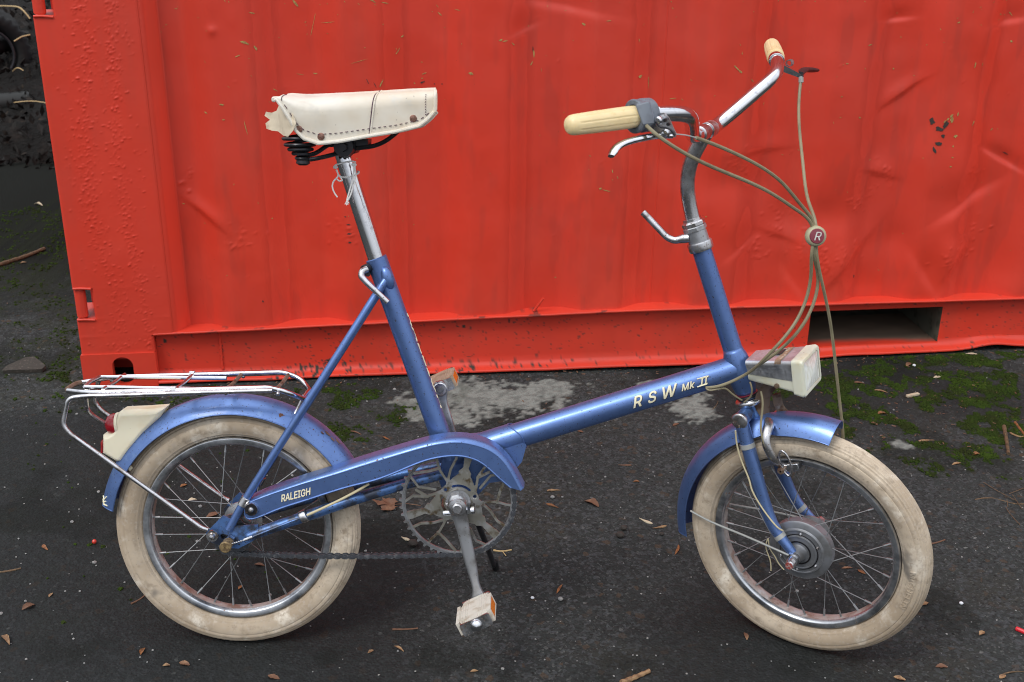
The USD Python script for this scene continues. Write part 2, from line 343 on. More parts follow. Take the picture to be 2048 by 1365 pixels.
M('twig_brown', (.115, .068, .035), .8, var=[(90, (.06, .04, .02), .45, .65), (200, (.19, .12, .06), .55, .7)], bump=[(250, .4, .001)])
M('straw', (.46, .33, .16), .7)
M('stone_grey', (.19, .19, .19), .8, var=[(200, (.28, .27, .25), .45, .65)])
M('stone_brown', (.034, .028, .022), .85, var=[(40, (.035, .03, .024), .4, .65), (150, (.09, .075, .06), .55, .7)], bump=[(180, .5, .002)])
M('pebble_white', (.62, .64, .68), .6)
M('berry_red', (.50, .035, .02), .3, coat=.5)
M('pen_red', (.55, .02, .03), .3, coat=.4)
M('dropping', (.028, .022, .018), .8)
M('moss', (.030, .053, .007), .95, spec=.1, var=[(14, (.020, .027, .007), .42, .58), (30, (.020, .036, .006), .4, .65), (110, (.075, .10, .018), .60, .75)])
M('moss_dry', (.06, .058, .02), .9, var=[(40, (.03, .03, .012), .4, .65)])
M('old_rubber', (.006, .006, .0065), .7, spec=.2, var=[(25, (.012, .0115, .011), .5, .7)], bump=[(150, .3, .001)])
M('old_rubber_tan', (.16, .125, .07), .7, var=[(25, (.08, .06, .035), .4, .65)])
M('wet_plastic', (.008, .009, .0085), .45, spec=.3)
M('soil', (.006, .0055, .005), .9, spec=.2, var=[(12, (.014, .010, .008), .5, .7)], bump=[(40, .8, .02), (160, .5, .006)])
M('plank_door', (.50, .024, .014), .45, var=[(2, (.42, .03, .02), .4, .7)])
# asphalt: dark binder, aggregate of different greys, damp sheen
M('asphalt', (.0345, .0380, .0370), .90, spec=.07,
  var=[(1.7, (.0280, .0305, .0300), .4, .65), (4, (.038, .0385, .034), .52, .7), (130, (.056, .060, .063), .46, .95, None, 'cellcolor'), (230, (.019, .019, .0185), .34, .0, None, 'cellcolor'), (300, (.075, .079, .076), .74, .93, None, 'cellcolor'), (90, (.062, .046, .034), .80, .97, None, 'cellcolor'), (180, (.13, .135, .13), .90, .99, None, 'cellcolor'), (60, (.025, .026, .026), .52, .72)],
  attr=[('damp', (.0145, .0155, .016), .60), ('soil', (.008, .009, .0075), .9), ('cement', (.205, .222, .205), .9), ('moss_tint', (.020, .026, .009), .95)],  # soil: dark dirt, and by the bank also shade put into the colour
  bump=[(190, .6, .003, 'cells'), (420, .4, .0015), (60, .3, .004)])
M('red_paint_dusty', (.56, .034, .016), .5, var=[(9, (.46, .04, .022), .5, .75)], attr=[('dust', (.085, .088, .062), .9)], bump=[(60, .3, .003)])
# ------------------------------------------------------------------ ground
def lines(a, b, step, far, k=16):
    t = np.linspace(0, 1, k + 1)[1:] ** 2.6
    return np.r_[a - (far + a if False else far) * t[::-1], np.arange(a, b, step), b + far * t]
def cont_xy(x, y):
    P = np.stack([x, y, np.zeros_like(x)], -1) - CO
    return P @ CX, P @ CN
def ground_base(x, y):
    X, N_ = cont_xy(x, y)
    return np.interp(X, [-.6, .1, 1.45, 1.72, 1.95, 2.5, 3.4, 6], [0, -.005, -.004, -.003, .010, .021, .033, .05]) * sstep(N_, -.50, -.04) + .004 * (fbm(np.stack([x * 1.7, y * 1.7, 0 * x], -1), 3, 5) - .5) * sstep(np.hypot(x, y - 1.7), .9, 2.5)
def poly_px(pts): return Polygon([tuple(on_ground(u, v)[:2]) for u, v in pts])
MOSS = [(poly_px([(1600, 735), (1800, 712), (2048, 690), (2048, 905), (1960, 880), (1880, 800), (1700, 800), (1540, 800), (1540, 760)]), .42),
        (poly_px([(0, 420), (135, 400), (172, 690), (178, 790), (60, 760), (-60, 740), (-60, 420)]), .25),
        (poly_px([(560, 775), (930, 752), (925, 800), (800, 890), (640, 880)]), .22),
        (poly_px([(100, 740), (520, 780), (420, 860), (120, 830)]), .12),
        (poly_px([(1640, 800), (1900, 800), (2048, 900), (2048, 960), (1800, 940), (1700, 880)]), .22),
        (poly_px([(-60, 760), (700, 900), (700, 1200), (-60, 1300)]), .035)]
def moss_density(x, y):
    p = np.stack([x, y, 0 * x], -1); w = .10 * (fbm(p * 9, 3, 21) - .5); w2 = .10 * (fbm(p * 9, 3, 22) - .5)
    d = np.zeros_like(x)
    for poly, a in MOSS: d = np.maximum(d, a * shapely.contains_xy(poly, x + w, y + w2))
    return d
CEMENT = [(985, 793, .185, .095, .05), (900, 828, .10, .05, .0), (1390, 812, .055, .075, 0), (1095, 775, .06, .05, 0), (1330, 765, .07, .02, .1), (1812, 893, .03, .02, -.5)]
def cement_mask(x, y):
    p = np.stack([x, y, 0 * x], -1); m_ = np.zeros_like(x)
    for u, v, a, b, th in CEMENT:
        c = on_ground(u, v); dx, dy = x - c[0], y - c[1]
        q = np.hypot((dx * math.cos(th) + dy * math.sin(th)) / a, (dy * math.cos(th) - dx * math.sin(th)) / b)
        m_ = np.maximum(m_, sstep(1.25 - q + 1.5 * (fbm(p * 22, 4, 3) - .5) + 1.0 * (fbm(p * 90, 2, 9) - .5), .10, .40))
    return m_
xs = lines(-1.75, 1.75, .0065, 70.); ys = lines(.95, 3.3, .0065, 70.)
GX, GY = np.meshgrid(xs, ys, indexing='ij')
P2 = np.stack([GX, GY, 0 * GX], -1)
near = 1 - sstep(np.hypot(GX, GY - 2.1), 2.2, 3.0)
fine = (.0034 * (fbm(P2 * 70, 3, 1) - .5) + .0030 * (fbm(P2 * 16, 3, 2) - .5)) * near
moss_t = moss_density(GX, GY) * sstep(fbm(P2 * 26, 3, 4), .38, .56)
cem = cement_mask(GX, GY) * near
damp = sstep(fbm(P2 * 1.3, 3, 15), .45, .68) * .75
GZ = ground_base(GX, GY) + fine + .0022 * cem * fbm(P2 * 120, 2, 8)
ground_z = lambda x, y: float(ground_base(np.array([x * 1.0]), np.array([y * 1.0]))[0])
obj('asphalt_ground', grid(np.stack([GX, GY, GZ], -1)), 'asphalt', attrs={'cement': (cem * (.62 + .38 * sstep(fbm(P2 * 110, 3, 19), .35, .6))).ravel(), 'moss_tint': np.clip(1.1 * moss_t, 0, .6).ravel(), 'damp': damp.ravel(), 'soil': (.95 * sstep(GY + .25 * (fbm(P2 * 3, 3, 17) - .5), 3.0, 4.0) * sstep(GX, -.9, -1.3) + .40 * sstep(fbm(P2 * 5, 4, 18) + .16 * sstep(cont_xy(GX, GY)[1], -.22, -.02), .62, .72) * near).clip(0, 1).ravel()},  # soil: dirt patches; towards the bank a strip of dirt and painted-in shade
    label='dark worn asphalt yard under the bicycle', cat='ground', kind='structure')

# soil bank of dead leaves beyond the container's left end
def bank_z(x, y):
    yb = 4.72 + .75 * sstep(x, -1.75, -1.1)
    t = np.clip(y - yb, 0, None)
    return -.03 + .10 * sstep(t, 0, .25) + .30 * np.clip(t - .1, 0, 5) + .10 * (fbm(np.stack([x * 3, y * 3, 0 * x], -1), 4, 33) - .5) * sstep(t, 0, .4) - .05 * (t <= 0)
bx_, by_ = np.meshgrid(np.linspace(-9, 8, 170), np.linspace(4.6, 11.5, 110), indexing='ij')
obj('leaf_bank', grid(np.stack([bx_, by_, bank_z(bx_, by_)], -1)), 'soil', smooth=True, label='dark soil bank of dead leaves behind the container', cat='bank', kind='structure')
lv = []
for i in range(7200):
    x, y = rng.uniform(-5.2, -1.3), 4.7 + 4.8 * rng.random() ** 1.6
    L_, W_ = rng.uniform(.02, .065), rng.uniform(.008, .03); a = rng.uniform(0, 6.28); til = rng.normal(0, .9, 2)
    q = np.array([[-.5, 0, 0], [-.1, .5, .1], [.5, 0, .0], [-.1, -.5, .1]]) * [L_, W_, W_]
    q = q @ rotm(til[0], np.array([1., 0, 0])).T @ rotm(til[1] - .3, np.array([0, 1., 0])).T @ rotm(a, np.array([0, 0, 1.])).T
    lv.append((q + [x, y, float(bank_z(np.array([x]), np.array([y]))[0]) + .012 + .03 * rng.random()], np.array([[0, 1, 2], [0, 2, 3]])))
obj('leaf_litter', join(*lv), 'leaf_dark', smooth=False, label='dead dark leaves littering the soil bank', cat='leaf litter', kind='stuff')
obj('straw_litter', join(*[tube(spl([c0, c0 + d0 * .5 + [0, 0, .015], c0 + d0], 3), .0022, 4) for c0, d0 in
    [((lambda x, y: np.array([x, y, float(bank_z(np.array([x]), np.array([y]))[0]) + .03]))(rng.uniform(-4.2, -1.5), rng.uniform(4.75, 8)), rng.normal(0, .09, 3) * [1, 1, .2]) for _ in range(110)]]), 'straw',
    label='pale grass stalks strewn over the soil bank', cat='grass stalks', kind='stuff')

# moss
mv = []; ico = trimesh.creation.icosphere(1, 1.0); IV, IF = np.array(ico.vertices), np.array(ico.faces)
cand = np.concatenate([np.stack([rng.uniform(*[poly.bounds[k] for k in (0, 2)], n), rng.uniform(*[poly.bounds[k] for k in (1, 3)], n)], 1) for (poly, a), n in zip(MOSS, (40000, 24000, 14000, 6000, 16000, 9000))])
pp = np.c_[cand, np.zeros(len(cand))]
dens = moss_density(cand[:, 0], cand[:, 1]); clump = fbm(pp * 26, 3, 4)
keep = (rng.random(len(cand)) < dens * 1.5) & (clump > .60 - .28 * dens) & (cement_mask(cand[:, 0], cand[:, 1]) < .3)
cand, clump = cand[keep], clump[keep]
Xc, Nc = cont_xy(cand[:, 0], cand[:, 1]); ok = (Nc < -.012) | (Xc < -.02); cand, clump = cand[ok], clump[ok]
def moss_mesh(pts, cl, seed):
    r_ = np.random.default_rng(seed); V = []; F = []
    for i, ((x, y), c) in enumerate(zip(pts, cl)):
        s = r_.uniform(.0012, .0030) * (1 + 2.2 * max(0, c - .5))
        v = IV * (1 + r_.uniform(-.45, .55, (len(IV), 1))) * [s, s, s * .75]
        V.append(v + [x, y, ground_z_fast[i] + s * .2]); F.append(IF + i * len(IV))
    return np.vstack(V), np.vstack(F)
sel = rng.permutation(len(cand))[:13000]; cand, clump = cand[sel], clump[sel]
ground_z_fast = ground_base(cand[:, 0], cand[:, 1])
obj('moss', moss_mesh(cand, clump, 3), 'moss', smooth=False, label='green moss tufts growing over the asphalt along the container', cat='moss', kind='stuff')
# crumbs of bark and leaf in the moss and along the foot of the container
cr2 = []
for i in range(900):
    if i < 420: x, y = on_ground(rng.uniform(1540, 2060), rng.uniform(700, 905))[:2]
    elif i < 700: q_ = CO + CX * rng.uniform(.3, 2.6) - CN * (.004 + abs(rng.normal(0, .022))); x, y = q_[0], q_[1]
    else: x, y = on_ground(rng.uniform(-20, 1100), rng.uniform(560, 900))[:2]
    Xq, Nq = cont_xy(np.array([x]), np.array([y]))
    if Nq[0] > -.004 and Xq[0] > -.01: continue
    s = rng.uniform(.0015, .0055); q = np.array([[-1, -.3, 0], [1, -.25, .1], [.9, .3, .0], [-.8, .25, .15]]) * [s, s * rng.uniform(.4, 1), s * .6]
    q = q @ rotm(rng.normal(0, .5), np.array([1., 0, 0])).T @ rotm(rng.uniform(0, 6.28), np.array([0, 0, 1.])).T
    cr2.append((q + [x, y, ground_z(x, y) + .0015 + .003 * rng.random()], np.array([[0, 1, 2], [0, 2, 3]])))
obj('bark_crumbs', join(*cr2), 'leaf_brown', smooth=False, label='small brown crumbs of bark and leaf scattered in the moss', cat='crumbs', kind='stuff')
# loose grit
gv = []
oct_ = trimesh.creation.icosphere(0, 1.0); OV, OF = np.array(oct_.vertices), np.array(oct_.faces)
gx, gy = rng.uniform(-1.7, 1.7, 1500), rng.uniform(1.0, 2.9, 1500); gz = ground_base(gx, gy)
for i in range(1500):
    s = rng.uniform(.0008, .0022) * (1 + (rng.random() < .05)); gv.append((OV * (1 + rng.uniform(-.3, .3, (len(OV), 1))) * [s, s, s * .7] + [gx[i], gy[i], gz[i] + s * .3], OF))
obj('loose_grit', join(*gv), 'stone_grey', smooth=False, label='tiny loose grey grit on the asphalt', cat='grit', kind='stuff')

# ------------------------------------------------------------------ shipping container
C_LEN, C_W, C_H = 6.058, 2.438, 2.558
cont = xf('shipping_container', mat=CONT, loc=CO, label='dented red steel shipping container standing behind the bicycle', cat='shipping container')
def lip(x): return np.interp(x, [.17, .6, 1.33, 1.9, 2.49, 6], [.134, .141, .1515, .150, .146, .14])
DENTS = [  # u, v, size along, size across (m), depth into the wall, angle in the picture (deg), sharpness
    (425, 60, .010, .010, -.005, 0, 0), (412, 430, .050, .015, -.012, 40, 1), (1808, 185, .055, .016, -.010, -36, 1), (1800, 38, .04, .014, .008, -5, 1), (1130, 10, .10, .03, .010, 10, 1),
    (1045, 58, .035, .02, .006, -20, 1), (1640, 430, .10, .06, .020, -10, 0), (1590, 560, .06, .035, .010, 55, 1), (1690, 520, .085, .03, -.012, -50, 1), (1850, 545, .07, .04, .016, 55, 1),
    (1905, 520, .06, .035, -.014, -55, 1), (1930, 400, .09, .04, .016, -30, 1), (2010, 320, .06, .014, .012, 28, 1), (2015, 585, .07, .05, -.008, 0, 0), (1480, 365, .10, .05, .010, 5, 0), (1520, 300, .07, .02, -.006, -5, 1),
    (1760, 345, .05, .02, -.008, 15, 1), (1790, 480, .05, .05, .010, 0, 0), (1700, 600, .10, .03, -.006, 0, 0), (1960, 180, .12, .05, .008, 60, 0), (2030, 40, .05, .02, .009, -8, 1), (1400, 560, .12, .04, .006, 85, 0),
    (1350, 330, .09, .05, .006, 30, 0), (1480, 490, .05, .03, .008, -35, 1), (1560, 470, .05, .02, -.007, 20, 1), (860, 330, .2, .12, .006, 80, 0), (1150, 420, .15, .1, .006, 80, 0), (720, 470, .16, .08, -.005, 85, 0)]
DC = [(con(u, v, .03), a, b, d * .62, math.radians(-ang), s) for u, v, a, b, d, ang, s in DENTS]
def wall_y(x, z):
    d = np.abs((x - .27 + .2985 / 2) % .2985 - .2985 / 2)
    amp = .037 * (1 - .15 * sstep(x, 1.35, 1.75) * sstep(x, 3.2, 2.6) * np.exp(-((z - .5) / .35) ** 2))
    y = .012 + amp * (1 - sstep(d, .032, .114))
    p = np.stack([x, z, 0 * x], -1)
    w = sstep(x, 1.2, 1.8)
    y = y + (.003 + .007 * w * sstep(z, .14, .30)) * (fbm(p * 4.2, 3, 41) - .5) + .0018 * (fbm(p * 14, 2, 42) - .5)
    for c, a, b, dep, th, s in DC:
        dx, dz = x - c[0], z - c[2]; q = (dx * math.cos(th) + dz * math.sin(th)) / a; r_ = (dz * math.cos(th) - dx * math.sin(th)) / b
        g = np.exp(-q * q)
        y = y + dep * g * (np.exp(-r_ * r_) if not s else np.where(r_ > 0, np.exp(-(r_ / 1.5) ** 2), np.exp(-(r_ / .45) ** 2)))
    return y
def blisters(x, z, n, region, size, height, seed, stripes=None):
    r_ = np.random.default_rng(seed); out = np.zeros_like(x); xi, zi = x[:, 0], np.maximum.accumulate(z[0])
    for _ in range(n):
        cx, cz = region(r_); s = r_.uniform(*size); h = height * r_.uniform(.35, 1) * s / size[1]; e = r_.uniform(.6, 1.7)
        i0, i1 = np.searchsorted(xi, [cx - 3.2 * s, cx + 3.2 * s]); j0, j1 = np.searchsorted(zi, [cz - 3.2 * s, cz + 3.2 * s])
        if i1 > i0 and j1 > j0:
            X, Z = x[i0:i1, j0:j1], z[i0:i1, j0:j1]; out[i0:i1, j0:j1] += h * np.exp(-(((X - cx) / s / e) ** 2 + ((Z - cz) / s * e) ** 2) ** 1.3)
    return out
wx = np.r_[np.arange(.262, 2.60, .0036), np.linspace(2.62, C_LEN - .265, 180)]
wz = np.r_[np.arange(.10, 1.02, .0036), np.linspace(1.04, C_H - .09, 40)]
WX, WZ = np.meshgrid(wx, wz, indexing='ij')
WZ = np.maximum(WZ, lip(WX) - .002); WY = wall_y(WX, WZ)
spots_ = [con(u, v, .03) for u, v in ((1600, 500), (1640, 520), (1560, 430), (1690, 505), (1900, 520), (1945, 480), (1515, 500), (1720, 400), (1950, 350), (480, 480), (360, 360), (1480, 330), (700, 460), (1760, 350))]
def reg(r_):
    c = spots_[r_.integers(len(spots_))]; return c[0] + r_.normal(0, .022), c[2] + r_.normal(0, .022)
WY = WY - blisters(WX, WZ, 420, reg, (.0014, .0042), .0022, 11) - blisters(WX, WZ, 120, lambda r_: (r_.uniform(.3, 2.5), r_.uniform(.16, .98)), (.0014, .003), .0012, 12)
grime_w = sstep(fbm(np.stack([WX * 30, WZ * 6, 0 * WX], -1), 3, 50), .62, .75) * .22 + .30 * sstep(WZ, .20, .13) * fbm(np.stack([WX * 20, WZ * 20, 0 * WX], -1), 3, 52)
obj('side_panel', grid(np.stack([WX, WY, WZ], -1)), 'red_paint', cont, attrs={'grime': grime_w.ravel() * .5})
# worn paint
def flake(u, v, L_, W_, ang, seed, off=.0007, n=9):
    r_ = np.random.default_rng(seed); c = con(u, v, .03); t = np.linspace(0, 2 * np.pi, n, endpoint=False)
    rad = r_.uniform(.45, 1.0, n); a = math.radians(-ang)
    q = np.stack([np.cos(t) * L_ / 2 * rad, np.sin(t) * W_ / 2 * rad], 1); q = q @ np.array([[math.cos(a), math.sin(a)], [-math.sin(a), math.cos(a)]]) + [c[0], c[2]]
    q = np.vstack([q, [[c[0], c[2]]]]); y = wall_y(q[:, 0], q[:, 1]) - off
    return np.stack([q[:, 0], y, q[:, 1]], 1), np.array([[i, (i + 1) % n, n] for i in range(n)])
CH = [(590, 8, 22, 6, 55), (490, 83, 22, 6, 20), (512, 95, 16, 5, 60), (505, 25, 16, 3, 10), (476, 110, 14, 3, -20), (625, 55, 70, 1.2, -75), (655, 45, 34, 2, -10), (630, 150, 14, 3, 0), (795, 105, 24, 3, -55), (805, 75, 10, 4, -30),
      (940, 145, 13, 8, 20), (1000, 78, 14, 4, -30), (1025, 87, 14, 3, 50), (1010, 80, 18, 3, -10), (1070, 110, 20, 4, 85), (1065, 130, 16, 3, -60), (445, 207, 14, 4, 10), (412, 225, 10, 4, 30), (492, 250, 40, 2, 80), (448, 237, 8, 3, 0),
      (762, 165, 22, 4, -65), (720, 120, 50, 1.2, -15), (600, 152, 20, 1.5, 10), (550, 182, 14, 2.5, 35), (325, 172, 10, 4, -50), (330, 52, 6, 2, 0), (365, 412, 10, 2, 10), (545, 436, 5, 3, 0), (1113, 560, 7, 3, 0), (745, 0, 20, 3, 30), (770, 5, 20, 3, 10),
      (1167, 48, 10, 6, 40), (1215, 40, 14, 2, -10), (1280, 153, 12, 8, -20), (1277, 80, 10, 2, 90), (1470, 135, 34, 3, 42), (1478, 142, 14, 6, 40), (1502, 160, 14, 3, 45), (1350, 200, 20, 2, -5), (1368, 202, 8, 2, 35), (1210, 378, 26, 3, 15), (1198, 374, 8, 7, 0),
      (1222, 340, 12, 3, 70), (1232, 352, 8, 3, 70), (1300, 165, 40, 2, 88), (1318, 265, 46, 1.5, 88), (1480, 105, 10, 2, 80), (1408, 430, 6, 3, 0), (1735, 88, 14, 3, -10), (1910, 43, 12, 3, -30), (1945, 128, 18, 4, -80), (1960, 128, 12, 2, -80), (2030, 85, 10, 6, 30), (1688, 125, 7, 3, 0),
      (1713, 232, 8, 4, 20), (1792, 140, 5, 5, 0), (1677, 190, 8, 3, -20), (1942, 245, 16, 4, -70), (1905, 270, 10, 9, 0), (1900, 290, 6, 4, 90), (1898, 312, 7, 4, 0), (1894, 330, 8, 5, 0), (2005, 30, 12, 3, 20), (2030, 30, 20, 3, 40), (1675, 232, 6, 3, 0), (1990, 262, 9, 3, -60), (850, 150, 14, 3, -20), (845, 160, 5, 3, 0), (830, 170, 6, 3, 30), (1590, 0, 20, 4, 0), (880, 30, 14, 3, 40), (915, 20, 16, 2, 10), (350, 20, 10, 2, 0), (295, 170, 7, 4, 0)]
flk = [flake(u, v, L_ * .0011, W_ * .00115, a, 100 + i) for i, (u, v, L_, W_, a) in enumerate(CH)]
r2 = np.random.default_rng(77)
flk += [flake(r2.uniform(300, 2040), 560 * r2.random() ** 2.2, r2.uniform(.002, .009), r2.uniform(.0012, .0024), r2.uniform(-90, 90), 500 + i) for i in range(130)]
flk += [flake(1895 + r2.normal(0, 9), 232 + r2.normal(0, 10), r2.uniform(.008, .022), r2.uniform(.005, .010), -70 + r2.normal(0, 20), 800 + i) for i in range(9)]
obj('paint_chip', join(*flk), 'yellow_chip', cont, kind='stuff', label='chipped spots showing older yellow paint')
dk = [flake(u, v, L_ * (.00175 if 1850 < u < 1890 else .0011), W_ * (.0017 if 1850 < u < 1890 else .0011), a, 900 + i, .0012) for i, (u, v, L_, W_, a) in enumerate([(1860, 242, 16, 9, 80), (1872, 256, 16, 9, 20), (1885, 248, 18, 9, -60), (1880, 270, 8, 7, 0), (1870, 285, 18, 9, 10), (1862, 296, 14, 6, 60), (845, 168, 14, 5, -30), (870, 171, 4, 3, 0), (885, 171, 4, 3, 0), (2018, 310, 22, 3, 25),
    (290, 176, 16, 3, 40), (697, 445, 13, 4, -10), (698, 463, 13, 5, -10), (700, 480, 10, 5, -10), (1068, 101, 14, 3, 85), (527, 598, 8, 5, 60), (1710, 555, 4, 9, 5), (735, 160, 20, 2, 65), (750, 168, 18, 2, 65), (690, 430, 6, 3, 0)])]
obj('bare_spot', join(*dk), 'bare_metal_chip', cont, kind='stuff', label='dark spots where the paint is knocked off')
# vertical seam between two panels
sz = np.linspace(.16, 2.4, 160); sx = np.full_like(sz, 1.4533); obj('panel_seam', tube(np.stack([sx, wall_y(sx, sz) + .0004, sz], 1), .0016, 6), 'red_paint', cont)

# corner post at the near left, with the door's hinges in its cut-outs
def slab(x0, x1, z0, z1, yf, yb, res=.004, disp=None):
    X, Z = np.meshgrid(np.linspace(x0, x1, max(2, int((x1 - x0) / res))), np.linspace(z0, z1, max(2, int((z1 - z0) / res))), indexing='ij')
    e = np.minimum(np.minimum(X - x0, x1 - X), np.minimum(Z - z0, z1 - Z)); fall = sstep(e, 0, .008)
    Y = np.full_like(X, yf) + .004 * (1 - sstep(np.minimum(X - x0, x1 - X), 0, .006)) ** 2
    if disp is not None: Y = Y - disp(X, Z) * fall
    V = np.stack([X, Y, Z], -1); a, b = X.shape; v, f = grid(V); n = len(v)
    ring = [(i, 0) for i in range(a)] + [(a - 1, j) for j in range(1, b)] + [(i, b - 1) for i in range(a - 2, -1, -1)] + [(0, j) for j in range(b - 2, 0, -1)]
    idx = np.array([i * b + j for i, j in ring]); back = v[idx].copy(); back[:, 1] = yb; k = len(idx); m_ = np.arange(k)
    f2 = np.stack([idx[m_], idx[(m_ + 1) % k], n + (m_ + 1) % k, n + m_], 1)
    return np.vstack([v, back]), np.vstack([f, f2])
def post_reg(r_):
    z = r_.uniform(.08, 1.02); s = r_.choice(3, p=[.45, .35, .2]); x = (.085 + .02 * math.sin(z * 9) + r_.normal(0, .014), .155 + .012 * math.sin(z * 7 + 1) + r_.normal(0, .010), r_.uniform(.02, .21))[s]
    return x, z
def post_disp(X, Z): return blisters(X, Z, 1500, post_reg, (.0009, .0026), .0017, 21) + .0016 * (fbm(np.stack([X * 9, Z * 6, 0 * X], -1), 3, 23) - .5)
PW = .229
post = join(slab(0, .1775, .085, .131, 0, .12, .0022, post_disp), slab(0, PW, .131, .178, 0, .12, .0022, post_disp), slab(.0445, PW, .178, .2585, 0, .12, .0022, post_disp), slab(0, PW, .2585, .902, 0, .12, .0022, post_disp), slab(.0445, PW, .902, .985, 0, .12, .0022, post_disp), slab(0, PW, .985, C_H - .06, 0, .12, .02))
fold = np.array([[PW - .001, .002], [PW + .004, .003], [PW + .010, .010], [PW + .030, .044], [PW + .036, .050], [PW + .060, .052]])
zz = np.linspace(.128, C_H - .09, 30); post = join(post, grid(np.stack([np.stack([np.full(30, a), np.full(30, b), zz], 1) for a, b in fold])))
for z in (.1775, .2590, .9015): post = join(post, tube([(0.002, .0, z), (.02, -.0008, z + .001), (.044, 0, z - .001)], .0032, 8))
obj('corner_post', post, 'red_paint', cont, smooth=50)
for z0, z1 in ((.181, .2555), (.905, .9815)):
    h = obj('hinge', join(lathe([(z0, .0001), (z0, .0115), (z0 + .003, .0135), (z1 - .003, .0135), (z1, .0115), (z1, .0001)], (.0130, .015, 0), (0, 0, 1), 24), bxm(.004, .014, .020, .060, z0 + .004, z1 - .004)), 'red_paint', cont)
# corner casting with its oval hole
def casting(x0, x1, hole_c, z0=-.033, z1=.085, y0=-.004):
    poly = sbox(x0, z0, x1, z1).buffer(-.004).buffer(.004, 4)
    hole = LineString([(hole_c, z0 + .055), (hole_c, z0 + .055 + .028)]).buffer(.0255, 12)
    p = plate(poly.difference(hole), y0, y0 + .024)
    return join(p, bxm(x0, x1, y0 + .13, y0 + .162, z0, z1), bxm(x0, x0 + .02, y0 + .024, y0 + .13, z0, z1), bxm(x1 - .02, x1, y0 + .024, y0 + .13, z0, z1), bxm(x0 + .02, x1 - .02, y0 + .024, y0 + .13, z1 - .025, z1), bxm(x0 + .02, x1 - .02, y0 + .024, y0 + .13, z0, z0 + .02))
obj('corner_casting', casting(-.003, .178, .096), 'red_paint', cont, smooth=40)
obj('corner_casting', casting(C_LEN - .178, C_LEN + .003, C_LEN - .096), 'red_paint', cont, smooth=40)
obj('corner_post', bxm(C_LEN - .2, C_LEN, 0, .12, .085, C_H - .06), 'red_paint', cont)
# bottom rail: lip, web and flange, with forklift pockets
rx = np.r_[np.arange(.1785, 2.62, .004), np.linspace(2.64, C_LEN - .18, 90)]
lz = lip(rx) + .0016 * (fbm(np.stack([rx * 9, 0 * rx, 0 * rx], -1), 3, 61) - .5)
ly = .0025 * (fbm(np.stack([rx * 7, 0 * rx + 3, 0 * rx], -1), 3, 62) - .5)
sec = [(0.026, -.007), (0.001, -.0062), (-.001, -.0045), (-.001, -.0015), (.001, 0), (.010, .0005), (.03, .0005), (.055, .0005)]
obj('rail_lip', grid(np.stack([np.stack([rx, ly * (b_ < .02) + b_, lz + c_], 1) for b_, c_ in sec], 1)), 'red_paint', cont, attrs={'grime': (sstep(fbm(np.stack([np.repeat(rx, len(sec)) * 28, np.tile(range(len(sec)), len(rx)) * .3, 0 * np.repeat(rx, len(sec))], -1), 3, 63), .72, .78) * .7)})
def wave(x): return np.interp(x, [.18, .73, 1.45, 1.70, 1.90, 2.05, 2.3, 2.5, 3], [.0045, .0, -.005, -.0085, -.003, .001, .002, .006, .004]) + .004 * (fbm(np.stack([x * 4.5, 0 * x, 0 * x + 2], -1), 2, 64) - .5) + .010 * np.exp(-((x - 2.42) / .06) ** 2)
WEB = .024
def web_piece(x, zlo=None, ztop=None, flange=True):
    prof = []; top = lip(x) - .006 if ztop is None else ztop
    low = .024 if zlo is None else zlo
    for t in np.linspace(0, 1, 44): prof.append((WEB + 0 * x, top + (low - top) * t))
    if flange:
        w = wave(x)
        for b_, c_ in ((WEB - .001, .016), (WEB - .004, .010), (WEB - .010, .005), (.008, .003), (-.002, .001), (-.0045, -.001), (-.0045, -.005), (-.002, -.006), (.03, -.006)):
            prof.append((b_ + .004 * (noise(np.stack([x * 11, 0 * x, 0 * x], -1), 5) - .5) * (b_ < .0), c_ + w))
    return np.stack([np.stack([x, a + 0 * x, b + 0 * x], 1) for a, b in prof], 1)
GR = [(640, 735, .085, .030, 1.0), (560, 745, .07, .018, .9), (690, 735, .05, .02, .9), (610, 690, .04, .03, .55), (650, 665, .05, .02, .5), (1025, 645, .04, .012, .7), (925, 652, .03, .012, .6), (870, 660, .05, .012, .6), (330, 680, .015, .02, .8), (441, 690, .006, .05, .9), (1950, 690, .05, .012, .8), (980, 730, .25, .006, .8)]
def rail_grime(V):
    x, z = V[..., 0], V[..., 2]; p = np.stack([x, z, 0 * x], -1); n1 = fbm(p * 150, 4, 71); g = 0 * x
    for u, v, a, b, s in GR:
        c = con(u, v, WEB); q = ((x - c[0]) / a) ** 2 + ((z - c[2]) / b) ** 2
        g = np.maximum(g, sstep(n1 + .36 * s * np.exp(-q), .83, .90))
    g = np.maximum(g, .75 * sstep(n1 + .16 * np.exp(-((z - .012) / .008) ** 2) * sstep(x, .36, .5) * (1 - sstep(x, .95, 1.25)), .70, .80))
    return np.clip(g, 0, 1).ravel()
PX0, PX1, PZ1 = 1.893, 2.268, .119
pk = [(PX0, PX1), (C_LEN - PX1, C_LEN - PX0)]
segs = [(.1785, PX0), (PX1, C_LEN - PX1), (C_LEN - PX0, C_LEN - .18)]
for a, b in segs:
    V = web_piece(np.linspace(a, b, int((b - a) / .004) if a < 2.5 and b < 2.5 else 320)); obj('sill_rail', grid(V), 'red_paint', cont, attrs={'grime': rail_grime(V)})
